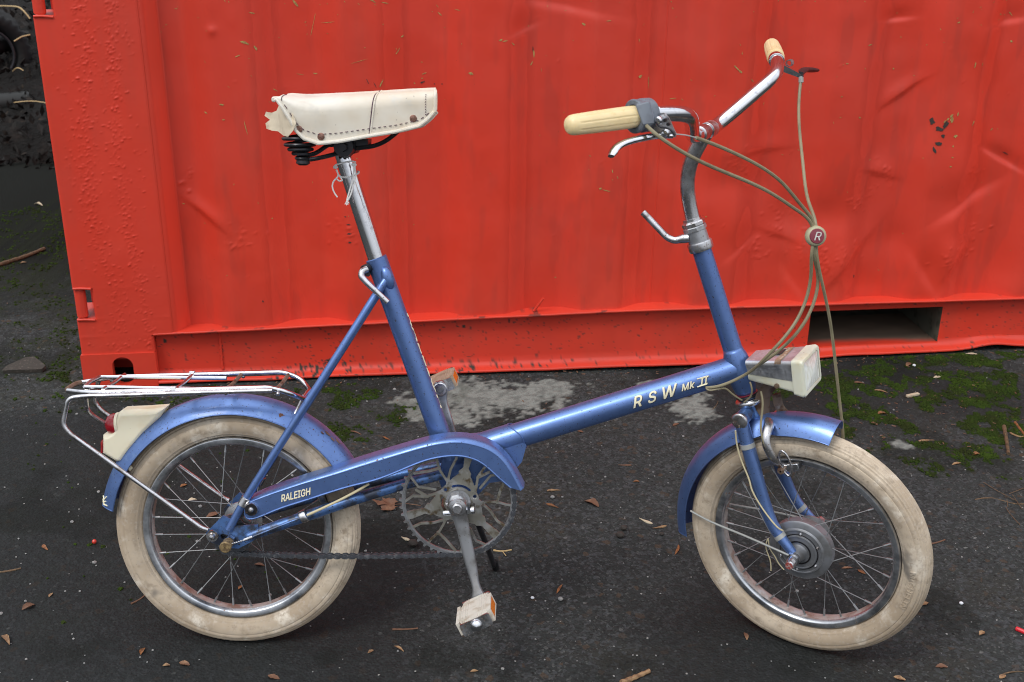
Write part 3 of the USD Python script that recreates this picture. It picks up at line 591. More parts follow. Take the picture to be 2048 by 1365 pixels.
for a, b in pk:
    x = np.linspace(a, b, 90); V = web_piece(x, zlo=PZ1, flange=False); V2 = web_piece(x, zlo=.010, ztop=.012)
    vv = join(grid(V), grid(V2)); obj('sill_rail', vv, 'red_paint', cont, attrs={'grime': np.r_[rail_grime(V), rail_grime(V2)]})
    y0, y1 = WEB + .001, C_W - .02
    yy = np.linspace(y0, y0 + .22, 40); xx = np.linspace(a, b, 80); XX, YY = np.meshgrid(xx, yy, indexing='ij')
    fl_ = np.stack([XX, YY, .011 + .004 * fbm(np.stack([XX * 20, YY * 20, 0 * XX], -1), 2, 81)], -1)
    obj('forklift_pocket', join(bxm(a - .006, a, y0, y1, -.004, PZ1), bxm(b, b + .006, y0, y1, -.004, PZ1), bxm(a - .006, b + .006, y0, y1, PZ1, PZ1 + .006), bxm(a, b, y0 + .22, y1, -.004, .010), bxm(a, b, y1, y1 + .006, -.004, PZ1)), 'pocket_dirt', cont)
    tg = sstep(YY - y0 + .05 * (fbm(np.stack([XX * 8, YY * 8, 0 * XX], -1), 3, 82) - .5) + .02 * (XX - a) / .37, .025, .075)
    obj('pocket_floor', grid(fl_), 'red_paint_dusty', cont, attrs={'dust': .92 * tg.ravel()})
wl = con(441, 690, WEB); obj('weld_seam', tube([(wl[0] + .001 * math.sin(k * 2.1), WEB - .0015, z) for k, z in enumerate(np.linspace(.02, .132, 22))], .0030 , 6), 'red_paint', cont)
# a stub of bent rod on the lip
a, b = con(1068, 622, .02), con(1087, 597, .012); obj('rod_stub', tube([a, .5 * (a + b), b], .0036, 8), 'red_paint', cont)
# the rest of the box: ends, roof, far side
obj('roof_rail', bxm(.0, C_LEN, -.002, .06, C_H - .06, C_H), 'red_paint', cont)
xr = np.linspace(.0, C_LEN, 240)
obj('roof_panel', grid(np.stack([np.stack([xr, np.full_like(xr, y), C_H - .01 + .008 * np.sign(np.sin(xr * 30))], 1) for y in (.03, C_W - .03)])), 'red_paint', cont)
obj('side_panel', bxm(.1, C_LEN - .1, C_W - .05, C_W - .01, .1, C_H - .05), 'red_paint', cont)
obj('end_panel', bxm(C_LEN - .05, C_LEN - .02, .12, C_W - .12, .05, C_H - .05), 'red_paint', cont)
for y in (C_W - .12,): obj('corner_post', bxm(0, .16, y, C_W, .02, C_H - .06), 'red_paint', cont); obj('corner_post', bxm(C_LEN - .16, C_LEN, y, C_W, .02, C_H - .06), 'red_paint', cont)
for y0, y1 in ((.125, C_W / 2 - .004), (C_W / 2 + .004, C_W - .125)):
    d_ = obj('door', bxm(.012, .05, y0, y1, .10, C_H - .12), 'plank_door', cont)
    for y in (y0 + .25, y1 - .3): obj('locking_bar', tube([(-.005, y, .03), (-.005, y, 1.2), (-.005, y, C_H - .06)], .017, 12), 'red_paint', d_)
obj('door_sill', bxm(.0, .16, .12, C_W - .12, -.01, .095), 'red_paint', cont)
# ------------------------------------------------------------------ bicycle
LIFT = R_WHEEL
bike = xf('bicycle', mat=BIKE, loc=HUB - R_WHEEL * bu, label='blue small-wheeled shopper bicycle with cream tyres leaning on its stand', cat='bicycle')
Y_ = np.array([0, 1., 0])
def ident(v): return v
def steer_wheel(v): return FHUB + v @ RS.T

def wheel(kind, T, parent):
    w = xf(kind, parent)
    # tyre: round section with fine tread ribs
    q = np.linspace(0, 2 * np.pi, 121)[:-1]; qq = np.where(q > np.pi, q - 2 * np.pi, q)
    tread = np.abs(qq) < 1.05
    rad = RT * (1 + 0 * q) + np.where(tread, .0006 * np.cos(q * 30), 0) + .0008 * np.exp(-((np.abs(qq) - 1.12) / .06) ** 2) + .0006 * np.exp(-((np.abs(qq) - 2.25) / .05) ** 2) - .0010 * np.exp(-((np.abs(qq) - 1.30) / .035) ** 2) - .0008 * np.exp(-((np.abs(qq) - 2.45) / .04) ** 2)
    prof = np.stack([rad * np.sin(q) * 1.0, RC + rad * np.cos(q)], 1)
    v, f = lathe(prof, (0, 0, 0), Y_, 160, closed_profile=True)
    v = v * (1 + .0015 * (fbm(v * 9, 2, 5)[:, None] - .5))
    ty = obj('tyre', (T(v), f), 'tyre_cream', w)
    # rim
    pr = [(-.0150, .1575), (-.0155, .1560), (-.0150, .1500), (-.0135, .1475), (-.0095, .1455), (-.0085, .1450)]
    pin = [(-.0085, .1450), (-.005, .1440), (0, .1436), (.005, .1440), (.0085, .1450)]
    po = [(.0085, .1450), (.0095, .1455), (.0135, .1475), (.0150, .1500), (.0155, .1560), (.0150, .1575), (.012, .1590), (.010, .158), (-.010, .158), (-.012, .1590), (-.0150, .1575)]
    r1, r2 = lathe(pr, (0, 0, 0), Y_, 128), lathe(po, (0, 0, 0), Y_, 128)
    rm = obj('rim', mp(join(r1, r2), T), 'rim_metal', w, smooth=50)
    obj('rim_well', mp(lathe(pin, (0, 0, 0), Y_, 128), T), 'rim_rusty', w, smooth=True)
    return w, ty, rm
def spokes(T, parent, flange_r, flange_y, n=28, phase=0.0, cross=.95, r=.00095):
    for i in range(n):
        side = -1 if i % 2 else 1; k = i // 2; lead = 1 if k % 2 else -1
        a = 2 * np.pi * i / n + phase; fr_, fy_ = (flange_r[0], flange_y[0]) if side < 0 else (flange_r[1], flange_y[1]); ah = a + lead * cross * (.65 if fr_ > .04 else 1.0)
        p0 = np.array([fr_ * math.cos(ah), fy_, fr_ * math.sin(ah)]); p1 = np.array([.1445 * math.cos(a), side * .002, .1445 * math.sin(a)])
        d = (p1 - p0) / np.linalg.norm(p1 - p0)
        obj('spoke', mp(join(rod(p0, p1, r, 6), rod(p1 - d * .013, p1, .0019, 6)), T), 'spoke_steel', parent)

rear, ty_r, rim_r = wheel('wheel', ident, bike)
spokes(ident, rear, (.029, .029), (-.030, .030), phase=.13, r=.0008)
hubp = [(-.042, .001), (-.042, .009), (-.035, .012), (-.033, .033), (-.029, .033), (-.027, .024), (-.012, .021), (.012, .021), (.027, .024), (.029, .033), (.033, .033), (.035, .012), (.045, .010), (.045, .001)]
obj('hub', lathe(hubp, (0, 0, 0), Y_, 28), 'steel', rear, smooth=30)
cog = [(0.029 if k % 2 == 0 else .0325) for k in range(28)]
obj('sprocket', plate(Polygon([(cog[k] * math.cos(k * 2 * np.pi / 28), cog[k] * math.sin(k * 2 * np.pi / 28)) for k in range(28)]), -.047, -.044), 'chain_oily', rear)
obj('axle', rod((0, -.085, 0), (0, .075, 0), .0045, 12), 'steel', rear)
obj('axle_nut', lathe([(-.064, .004), (-.064, .0095), (-.074, .0095), (-.0765, .0085), (-.0765, .006)], (0, 0, 0), Y_, 6), 'chrome_worn', rear, smooth=False)
obj('axle_nut', lathe([(-.0765, .001), (-.0765, .0085), (-.090, .0085), (-.094, .0095), (-.098, .0095), (-.0995, .0080), (-.0995, .001)], (0, 0, 0), Y_, 20), 'nut_brown', rear, label='brown capped indicator nut')
obj('axle_nut', lathe([(.064, .001), (.064, .009), (.074, .009), (.074, .001)], (0, 0, 0), Y_, 6), 'chrome_worn', rear, smooth=False)

front, ty_f, rim_f = wheel('wheel', steer_wheel, bike)
spokes(steer_wheel, front, (.0515, .030), (-.0250, .0295), phase=.05, cross=.75, r=.0008)
dyn = [(-.0605, .001), (-.0605, .0105), (-.046, .0125), (-.041, .015), (-.040, .020), (-.0405, .0275), (-.0415, .0285), (-.0415, .0300), (-.040, .0305), (-.0375, .031), (-.0375, .0375), (-.0385, .0385), (-.0385, .0400), (-.0365, .0410), (-.0350, .0420), (-.0335, .0505), (-.0315, .0535), (-.016, .0535), (-.0135, .051), (-.013, .030), (-.008, .024), (.024, .022), (.028, .032), (.031, .032), (.0325, .026), (.034, .016), (.05, .012), (.06, .010), (.06, .001)]
hb = obj('hub_dynamo', mp(lathe(dyn, (0, 0, 0), Y_, 56), steer_wheel), 'hub_steel', front, smooth=28)
for k in range(6):
    a = k * np.pi / 3 + .5; c = np.array([.0345 * math.cos(a), -.0375, .0345 * math.sin(a)]); obj('screw', mp(lathe([(0, .0001), (-.0018, .0015), (-.0012, .0024), (.001, .0026)][::1], c, Y_, 8), steer_wheel), 'chrome_worn', front)
obj('dark_groove', mp(lathe([(-.0383, .0312), (-.0383, .0328)], (0, 0, 0), Y_, 48), steer_wheel), 'black_steel', front)
obj('dark_groove', mp(lathe([(-.0415, .0190), (-.0411, .0215)], (0, 0, 0), Y_, 48), steer_wheel), 'black_steel', front)
obj('axle_nut', mp(join(lathe([(-.062, .004), (-.062, .0105), (-.066, .0105), (-.066, .0088), (-.0755, .0088)], (0, 0, 0), Y_, 20), lathe([(-.0755, .0088), (-.083, .0080), (-.0855, .0065), (-.0855, .004)], (0, 0, 0), Y_, 20)), steer_wheel), 'chrome_worn', front)
obj('axle_end', mp(lathe([(-.0850, .0062), (-.0870, .0060), (-.0870, .0001)], (0, 0, 0), Y_, 16), steer_wheel), 'nut_red', front)
obj('axle_nut', mp(lathe([(.062, .001), (.062, .0095), (.074, .0095), (.074, .001)], (0, 0, 0), Y_, 6), steer_wheel), 'chrome_worn', front, smooth=False)
# raised letters on the tyre wall
def tyre_text(text, T, parent, a_mid, height=.0085, rad0=.1805, spacing=1.25):
    v, f = lettering(text, height, .0015, True, dense=.003)
    v = v * [spacing, 1, 1]; v[:, 0] -= v[:, 0].mean()
    rr = rad0 + v[:, 1] - height / 2; ang = a_mid - v[:, 0] / rad0; dr = rr - RC
    yy = -np.sqrt(np.maximum(RT ** 2 - dr ** 2, 1e-8)) - v[:, 2] + .0003
    obj('raised_lettering', (T(np.stack([rr * np.cos(ang), yy, rr * np.sin(ang)], 1)), f), 'tyre_cream', parent)
tyre_text('MICHELIN', steer_wheel, front, math.radians(-8))

# frame
fr = xf('frame', bike)
R_MAIN, R_SEAT, R_HEAD = .0212, .0172, .0158
m0, m1 = at(1040, 870), at(1380, 765); md = (m1 - m0) / np.linalg.norm(m1 - m0)
hd0, hd1 = S((0, 0, -.088)), S((0, 0, .179))
t_at = lambda q: m0 + md * q
# intersection of main tube with the steering axis
Am = np.array([[md[0], -AX[0]], [md[2], -AX[2]]]); sol = np.linalg.solve(Am, [H0[0] - m0[0], H0[2] - m0[2]]); mj = t_at(sol[0])
BBX = np.array([.371, 0, .069])
s0, s1 = at(886, 885), at(752, 516)
obj('main_tube', tube([t_at(-.115), t_at(-.06), t_at(sol[0] * .5), t_at(sol[0] - .035), t_at(sol[0] - .012), mj], [R_MAIN * .98, R_MAIN, R_MAIN, R_MAIN, R_MAIN * 1.03, R_MAIN * 1.05], 28), 'blue_paint', fr)
obj('head_tube', tube([hd0, hd0 + AX * .004, H0 + AX * (-.02), hd1 - AX * .03, hd1], [R_HEAD * 1.06, R_HEAD * 1.02, R_HEAD, R_HEAD, R_HEAD * .98], 28), 'blue_paint', fr)
jt = sol[1]
obj('head_lug', tube([H0 + AX * (jt + a) for a in (-.046, -.040, -.020, 0, .020, .028, .034)], [R_HEAD + .0002, R_HEAD + .0022, R_HEAD + .006, R_HEAD + .0075, R_HEAD + .004, R_HEAD + .0012, R_HEAD + .0001], 28), 'blue_paint', fr, smooth=True)
sd = (s1 - s0) / np.linalg.norm(s1 - s0)
obj('seat_tube', tube([s0 - sd * .03, s0, s0 + sd * .15, s1 - sd * .06, s1 - sd * .001, s1], [R_SEAT] * 4 + [R_SEAT * 1.01, R_SEAT * .95], 28), 'blue_paint', fr)
# seat cluster: cover where the stays meet the seat tube
c0 = at(772, 560, -.012); obj('stay_bridge', mp(sphere((0, 0, 0), 1, 2, (.0105, .011, .020)), lambda v: v @ rotm(.33, np.array([0, -1., 0])).T + at(775, 556, -.012)), 'blue_paint', fr, smooth=True)
for sgn, nm in ((-1, 'near'), (1, 'far')):
    p_top, p_a, p_clip, p_bot = at(776, 552, -.014), at(760, 578, -.021), at(488, 1005, -.058), at(458, 1060, -.060)
    pts = np.array([p_top, p_a, p_a + .5 * (p_clip - p_a) + [0, -.008, 0], p_clip, p_bot]); pts[:, 1] *= -sgn * 1.0 if sgn > 0 else 1
    if sgn > 0: pts[:, 1] = np.abs(pts[:, 1])
    sp_t = spl(pts, 8); obj('seat_stay', tube(sp_t, np.interp(np.arange(len(sp_t)), [0, 6, len(sp_t) - 1], [.0050, .0068, .0066]), 16), 'blue_paint', fr)
    e0 = np.array([.037, sgn * .058, .008]); e1 = np.array([.12, sgn * .050, .038]); e2 = np.array([.24, sgn * .034, .078]); e3 = np.array([.345, sgn * .024, .108])
    obj('chain_stay', tube(spl([np.array([.022, sgn * .0595, .002]), e0, e1, e2, e3], 8), np.interp(np.arange(33), [0, 4, 12, 32], [.0035, .0085, .0095, .0095]), 16, flat=.95), 'blue_paint_dirty', fr)
    dz = .0
    ply = Polygon([(-.040, .010), (-.012, .040), (.002, .034), (.006, .022), (.045, .026), (.046, .004), (.030, -.006), (.012, -.016), (-.010, -.014), (-.036, -.004)]).buffer(.003).buffer(-.003, 6)
    slot = LineString([(-.012, .004), (.002, .0)]).buffer(.0052, 8)
    obj('dropout', plate(ply.difference(slot), sgn * .0595 - .0022, sgn * .0595 + .0022), 'blue_paint_dirty', fr)
obj('bottom_bracket_shell', lathe([(-.036, .016), (-.036, .0205), (-.034, .021), (.034, .021), (.036, .0205), (.036, .016)], BBX, Y_, 32), 'blue_paint', fr)
obj('bracket_plate', plate(Polygon([(.355, .160), (.44, .170), (.462, .150), (.425, .10), (.392, .062), (.352, .062), (.338, .10)]).buffer(.006).buffer(-.003), -.016, .016), 'blue_paint', fr)
# pressed steel sleeve at the foot of the main tube
sl = [(t_at(-.105), 1.02), (t_at(-.03), 1.035), (t_at(-.006), 1.04)]
sq = np.linspace(-.105, .004, 26); SV = []
e_up = np.cross(md, Y_); e_up *= np.sign(e_up[2])
for q in sq:
    ring = []
    for th in np.linspace(0, 2 * np.pi, 41):
        up, lat = math.cos(th), math.sin(th)
        r = R_MAIN + .0022
        c = t_at(q) + r * (up * e_up + lat * Y_); ring.append(c)
    SV.append(ring)
SV = np.array(SV)
# the sleeve's front edge dips on the sides
endcut = .004 - .018 * np.clip(np.cos(np.linspace(0, 2 * np.pi, 41)), 0, 1) ** 1.5
for k in range(41): SV[:, k] = SV[:, k] + (md[None, :] * (endcut[k] - .004) * (np.linspace(0, 1, 26) ** 3)[:, None])
g0 = join(grid(SV), tube(SV[-1], .0011, 6))
gus = []
for y in (-.0205, .0205):
    gus.append(plate(Polygon([tuple(t_at(-.10)[[0, 2]]), tuple((t_at(-.005))[[0, 2]]), tuple((t_at(.002) - e_up * .014)[[0, 2]]), tuple((t_at(-.012) - e_up * .036)[[0, 2]]), tuple((t_at(-.045) - e_up * .058)[[0, 2]]), tuple((t_at(-.09) - e_up * .05)[[0, 2]])]).buffer(.008).buffer(-.004), y - .0012, y + .0012))
obj('frame_sleeve', join(g0, *gus), 'blue_paint', fr, smooth=40)
obj('seat_clamp', join(rod(at(740, 534, -.004), at(728, 540, -.026), .0075, 14, .001), rod(at(735, 548, -.012), at(735, 548, .02), .005, 10)), 'black_steel', fr)
lev = [at(733, 539, -.026), at(724, 543, -.032), at(722, 553, -.036), at(740, 572, -.040), at(776, 605, -.044)]
obj('seat_clamp_lever', tube(fillet(lev, .02), np.linspace(.0058, .0048, len(fillet(lev, .02))), 12), 'chrome_worn', fr)
for sgn in (-1, 1):
    pc = at(489, 1004, -.058); pc[1] *= -sgn; dstay = at(560, 872, -.05) - at(489, 1004, -.058); dstay /= np.linalg.norm(dstay)
    obj('stay_clip', tube([pc - dstay * .008, pc - dstay * .007, pc + dstay * .007, pc + dstay * .008], [.0072, .0085, .0085, .0072], 18), 'chrome_worn', fr)
# lettering on the frame
def on_tube(text, p0, d, r, th0, height, spacing=1.0, shear=.2, extra=.0, depth=.0005, bold=True):
    """Letters wrapped on a tube: p0 start on the tube's axis, d along it, th0 the angle from the near side (-y) upwards."""
    v, f = lettering(text, height, depth, bold, shear); up = np.cross(d, Y_); up = up * np.sign(up[2]) if abs(up[2]) > .2 else up
    th = th0 + (v[:, 1] - height / 2) / r; rr = r + v[:, 2] + extra
    return p0 + v[:, :1] * spacing * d + rr[:, None] * (-np.cos(th)[:, None] * Y_ + np.sin(th)[:, None] * up), f
base = (at(1262, 800, -.02) - m0) @ md
for ch, u, v_, h in (('R', 1260, 803, .0178), ('S', 1290, 795, .0172), ('W', 1316, 784, .0185), ('M', 1358, 770, .0106), ('k', 1374, 765, .0108), ('I', 1394, 760, .0125), ('I', 1402, 757.5, .0125)):
    q = (at(u, v_, -.02) - m0) @ md
    for nm, mt, ex, sh in (('letter_shadow', 'decal_dark', .00015, -.0011), ('letter', 'decal_cream', .0004, 0)):
        obj(nm, on_tube(ch, t_at(q) + md * (-sh * .8), md, R_MAIN, .04 + sh / R_MAIN, h, shear=.42, extra=ex, depth=.0003, bold=True), mt, fr)
q0 = (at(1394, 760, -.02) - m0) @ md
for z_ in (-.0062, .0062):
    vv = [t_at(q0 - .0015 + a + .28 * z_) + (R_MAIN + .0008) * (-math.cos(.04 + z_ / R_MAIN) * Y_ + math.sin(.04 + z_ / R_MAIN) * e_up) for a in np.linspace(0, .0165, 6)]
    obj('letter', tube(vv, .0009, 6), 'decal_cream', fr)
# RALEIGH down the front of the seat tube
sdn = -sd; fwd_s = np.cross(sdn, Y_); fwd_s = fwd_s * np.sign(fwd_s[0])
qs = 0.105
v, f = lettering('RALEIGH', .0135, .0004, True, .15)
L_ = v[:, 0].max(); th = math.radians(99) - (v[:, 1] - .00675) / R_SEAT * -1
ps = s1 + sdn[None] * (.098 + v[:, :1] * (.175 / L_)) + (R_SEAT + .0002 + v[:, 2:3]) * (-np.cos(th)[:, None] * Y_ + np.sin(th)[:, None] * fwd_s)
obj('lettering', (ps, f), 'decal_cream', fr)
bp = []
for a, b in [((0, 0), (.026, 0)), ((.026, 0), (.026, .018)), ((.026, .018), (0, .018)), ((0, .018), (0, 0)), ((.013, 0), (.013, .018))]:
    seg = [s1 + sdn * (.318 + (a[0] + (b[0] - a[0]) * t)) + (R_SEAT + .0004) * (-math.cos(.75 + (a[1] + (b[1] - a[1]) * t) / R_SEAT) * Y_ + math.sin(.75 + (a[1] + (b[1] - a[1]) * t) / R_SEAT) * fwd_s) for t in np.linspace(0, 1, 6)]
    bp.append(tube(seg, .0006, 5))
obj('badge_outline', join(*bp), 'decal_gold', fr)

# mudguards
def mudguard(T, a0, a1, rc=.2295, hw=.034, drop=.026, n=70, th=.0012, taper=None):
    yy = np.linspace(-1, 1, 25); V = []
    for a in np.linspace(a0, a1, n):
        w_ = hw if taper is None else hw * taper(a)
        crest = rc - drop * np.abs(yy) ** 2.6
        V.append(np.stack([crest * math.cos(a), yy * w_, crest * math.sin(a)], 1))
    V = np.array(V); D = -V * [1, 0, 1]; D /= np.linalg.norm(D, axis=2, keepdims=True)
    o = sheet(V, th, D); edge = [tube(V[:, k], .0012, 6) for k in (0, -1)] + [tube(V[k], .0009, 6) for k in (0, -1)]
    return mp(join(o, *edge), T)
rg = xf('mudguard', bike)
obj('mudguard_blade', mudguard(ident, math.radians(25), math.radians(170.5)), 'blue_paint_worn', rg, smooth=60)
# white worn mark at the tail
mk = []
for dx, dz, rt in ((0, 0, .6), (.002, .0005, -.7), (-.003, .004, .2), (.004, -.005, -.3), (-.001, -.007, 1.1)):
    a = math.radians(168.2) + dz / .22; yy0 = -.021 + dx
    p = np.array([[(.2295 - .026 * abs((yy0 + s * math.cos(rt)) / .034) ** 2.6 + .0012) * math.cos(a + s * math.sin(rt) / .22), yy0 + s * math.cos(rt), (.2295 - .026 * abs((yy0 + s * math.cos(rt)) / .034) ** 2.6 + .0012) * math.sin(a + s * math.sin(rt) / .22)] for s in np.linspace(-.004, .004, 5)])
    mk.append(tube(p, .0011, 5))
obj('worn_mark', join(*mk), 'decal_cream', rg)
rp = []
for a_, y_, s in ((48, -.012, 1.0), (45, -.014, .8), (42.5, -.008, .9), (50, -.018, .6)):
    a = math.radians(a_); c = .2295 - .026 * abs(y_ / .034) ** 2.6
    rp.append(mp(sphere((0, 0, 0), 1, 2, (.006 * s, .004 * s, .0009)), lambda v, a=a, c=c, y_=y_: v * (1 + .5 * (noise(v * 400, 3)[:, None] - .5)) @ np.array([[-math.sin(a), 0, math.cos(a)], [0, 1, 0], [math.cos(a), 0, math.sin(a)]]) + [c * math.cos(a), y_, c * math.sin(a)]))
obj('rust_patch', join(*rp), 'rust_steel', rg)
fg = xf('mudguard', bike)
obj('mudguard_blade', mudguard(steer_wheel, math.radians(80.5), math.radians(190), rc=.2335, taper=lambda a: 1.0 - .10 * (a > math.radians(170)) * (a - math.radians(170)) / .35 - .30 * np.exp(-((a - math.radians(110)) / .07) ** 2)), 'blue_paint', fg, smooth=60)
ms_ = [sat(1381, 1022, -.030), sat(1420, 1043, -.035), sat(1480, 1068, -.046), sat(1580, 1112, -.062)]
obj('mudguard_stay', tube(spl([S(p) for p in ms_], 8), .0019, 8), 'cable_grey', fg)
obj('mudguard_stay', tube(spl([S((p[0], -p[1], p[2])) for p in ms_], 8), .0019, 8), 'cable_grey', fg)
bp_ = [steer_wheel(np.array([[ .236 * math.cos(a), y, .236 * math.sin(a) - .004 * (abs(y) > .02)]]))[0] for a in (math.radians(104),) for y in (-.030, -.02, 0, .02, .03)]

# chain guard
cg = xf('chain_guard', bike)
YG = -.062
crease = [(500, 1005), (520, 997), (560, 983), (620, 964), (664, 951.5), (720, 934), (775, 917), (834, 899.5), (870, 890.5), (905, 886), (930, 887), (955, 892.5), (983, 904), (1006, 924), (1022, 947), (1040, 981)]
lower = [(1022, 976), (996, 954), (966, 928), (941, 916), (912, 911.5), (873, 915.5), (834, 927), (760, 957), (698, 973.3), (610, 1001), (550, 1021), (500, 1038), (491, 1032), (491, 1018)]
cl = np.array([at(u, v, YG)[[0, 2]] for u, v in crease]); lw = np.array([at(u, v, YG)[[0, 2]] for u, v in lower])
def sm2(p, k=5):
    p3 = np.c_[p[:, 0], 0 * p[:, 0], p[:, 1]]; return spl(p3, k)
c3, l3 = sm2(cl), sm2(lw)
obj('guard_face', plate(Polygon(np.vstack([c3[:, [0, 2]], l3[:, [0, 2]]])).buffer(0), YG - .0012, YG + .0004), 'blue_paint', cg)
tg = np.gradient(c3, axis=0); nn = np.stack([-tg[:, 2], 0 * tg[:, 0], tg[:, 0]], 1); nn /= np.linalg.norm(nn, axis=1, keepdims=True)
secg = [(0, -.0012), (.0015, -.0010), (.0042, .0010), (.0068, .0050), (.0080, .010), (.0086, .030), (.0084, .034)]
grow = np.clip(np.linspace(.45, 2.2, len(c3)), .45, 1.0)
GV = np.stack([c3 + nn * (a * grow)[:, None] + np.array([0, YG + b, 0]) for a, b in secg], 1)
obj('guard_flange', sheet(GV, .001, (0, 0, -1)), 'blue_paint_worn', cg, smooth=60)
obj('guard_bead', tube(l3 + [0, YG - .0006, 0], .0018, 8), 'blue_paint', cg)
sc_ = at(503, 1019, -.066); obj('screw', join(lathe([(-.0075, .0001), (-.0070, .0028), (-.0050, .0045), (-.003, .0048)], sc_, Y_, 16), lathe([(-.003, .0102), (-.0015, .0108), (.003, .0108)], sc_, Y_, 24)), 'chrome_worn', cg)
obj('screw_washer', lathe([(-.0032, .0045), (-.0032, .0102)], sc_, Y_, 24), 'black_steel', cg)
lt = lettering('RALEIGH', .0112, .0003, True, .45); b0, b1 = at(562, 1004, YG), at(625, 988, YG); bd = (b1 - b0); bl = np.linalg.norm(bd); bd /= bl; bnrm = np.cross(bd, Y_); bnrm *= np.sign(bnrm[2])
vv = lt[0]; sc2 = bl / (vv[:, 0].max())
obj('lettering', (b0 + vv[:, :1] * sc2 * bd + vv[:, 1:2] * bnrm + (-.0013 - vv[:, 2:3]) * Y_, lt[1]), 'decal_cream', cg)
obj('lettering_shadow', (b0 + vv[:, :1] * sc2 * bd + vv[:, 1:2] * bnrm + np.array([.0008, 0, -.0009]) + (-.0012 - .3 * vv[:, 2:3]) * Y_, lt[1]), 'decal_dark', cg)

# chainset
cs = xf('chainset', bike)
YR = -.046; RR_ = .0925
ring = Point(0, 0).buffer(RR_, 64).difference(Point(0, 0).buffer(.0865, 64))
teeth = shapely.union_all([Polygon([(RR_ - .001, -.0034), (RR_ + .0045, -.0012), (RR_ + .0045, .0012), (RR_ - .001, .0034)]) if k == 0 else affinity.rotate(Polygon([(RR_ - .001, -.0034), (RR_ + .0045, -.0012), (RR_ + .0045, .0012), (RR_ - .001, .0034)]), k * 360 / 46, origin=(0, 0)) for k in range(46)])
toX = lambda poly: affinity.translate(poly, BBX[0], BBX[2])
obj('chainring', plate(toX(ring.union(teeth)), YR - .0015, YR + .0015), 'steel', cs)
obj('chainring_edge', tube([BBX + [.089 * math.cos(a), YR - .0015, .089 * math.sin(a)] for a in np.linspace(0, 2 * np.pi, 73)[:-1]], .0017, 6, closed=True), 'steel', cs)
# spider: three broad arms with slots, and the heron-like branches between them
sp_ = Point(0, 0).buffer(.034, 40)
br = []
for k in range(3):
    a0 = 78 + 120 * k
    arm = Polygon([(.012, -.032), (.036, -.017), (.046, -.010), (.050, -.0105), (.058, -.0042), (.080, -.0070), (.088, -.0065), (.088, .0065), (.080, .0070), (.058, .0046), (.050, .0105), (.046, .0095), (.036, .018), (.012, .032)])
    arm = arm.union(LineString([(.024, .024), (.050, .024), (.070, .019), (.088, .022)]).buffer(.0020)).union(LineString([(.024, -.024), (.048, -.022), (.068, -.030), (.0855, -.024)]).buffer(.0020)).union(LineString([(.030, -.030), (.055, -.042), (.062, -.062)]).buffer(.0018)).union(LineString([(.046, -.022), (.060, -.038)]).buffer(.0022))
    arm = arm.union(LineString([(.030, .026), (.046, .042), (.062, .050), (.070, .056)]).buffer(.0018)).union(LineString([(.048, .042), (.040, .056), (.030, .080)]).buffer(.0022)).buffer(.0012).buffer(-.0012)
    br.append(affinity.rotate(arm, a0, origin=(0, 0)))
slots = shapely.union_all([affinity.rotate(LineString([(.0265 * math.cos(t), .0265 * math.sin(t)) for t in np.linspace(-.55, .55, 9)]).buffer(.0022), 78 + 120 * k, origin=(0, 0)) for k in range(3)] + [affinity.rotate(Point(.0285, 0).buffer(.003), 18 + 120 * k, origin=(0, 0)) for k in range(3)])
spd = shapely.union_all([sp_] + br).difference(slots).intersection(Point(0, 0).buffer(.088))
obj('spider', plate(toX(spd), YR - .0018, YR + .0008), 'brass_steel', cs)
obj('spider_hub', lathe([(YR - .0022, .0125), (YR - .004, .0195), (YR - .0065, .0205), (YR - .0065, .0001)], BBX, Y_, 32), 'steel', cs)
obj('bracket_axle', rod(BBX + [0, -.0885, 0], BBX + [0, .075, 0], .0082, 20, .0015), 'chrome_worn', cs)
def crank(sgn):
    e0, e1 = BBX.copy(), BBX + np.array([.038, 0, -.1605]) * (1 if sgn < 0 else -1)
    d = (e1 - e0) / np.linalg.norm(e1 - e0); q = [-.020, -.012, 0, .014, .030, .06, .12, .148, .158, .172, .178]; wd = [.007, .0135, .0152, .0140, .0116, .0100, .0080, .0082, .0115, .0115, .006]
    yc = [.066, .066, .066, .066, .067, .069, .0705, .072, .072, .072, .072]; tk = [.010, .0125, .0130, .0115, .0085, .0062, .0056, .0058, .0070, .0070, .005]
    lat = np.cross(d, Y_); V = []
    for a, w_, y, t in zip(q, wd, yc, tk):
        th = np.linspace(0, 2 * np.pi, 25)[:-1]; cx, sx_ = np.sign(np.cos(th)) * np.abs(np.cos(th)) ** .6, np.sign(np.sin(th)) * np.abs(np.sin(th)) ** .6
        V.append(e0 + d * a + w_ * cx[:, None] * lat + (sgn * y + t * sx_[:, None]) * Y_)
    Pq = np.array(V); fine_ = CubicSpline(q, Pq.reshape(len(q), -1))(np.linspace(q[0], q[-1], 60)).reshape(60, 24, 3)
    v, f = grid(np.concatenate([fine_, fine_[:, :1]], 1)); n = len(v); v = np.vstack([v, fine_[0].mean(0), fine_[-1].mean(0)])
    cap = [[n, k + 1, k] for k in range(24)] + [[n + 1, 59 * 25 + k, 59 * 25 + k + 1] for k in range(24)]
    return (v, np.vstack([tri((v, f))[1], np.array(cap)])), e1, d, lat
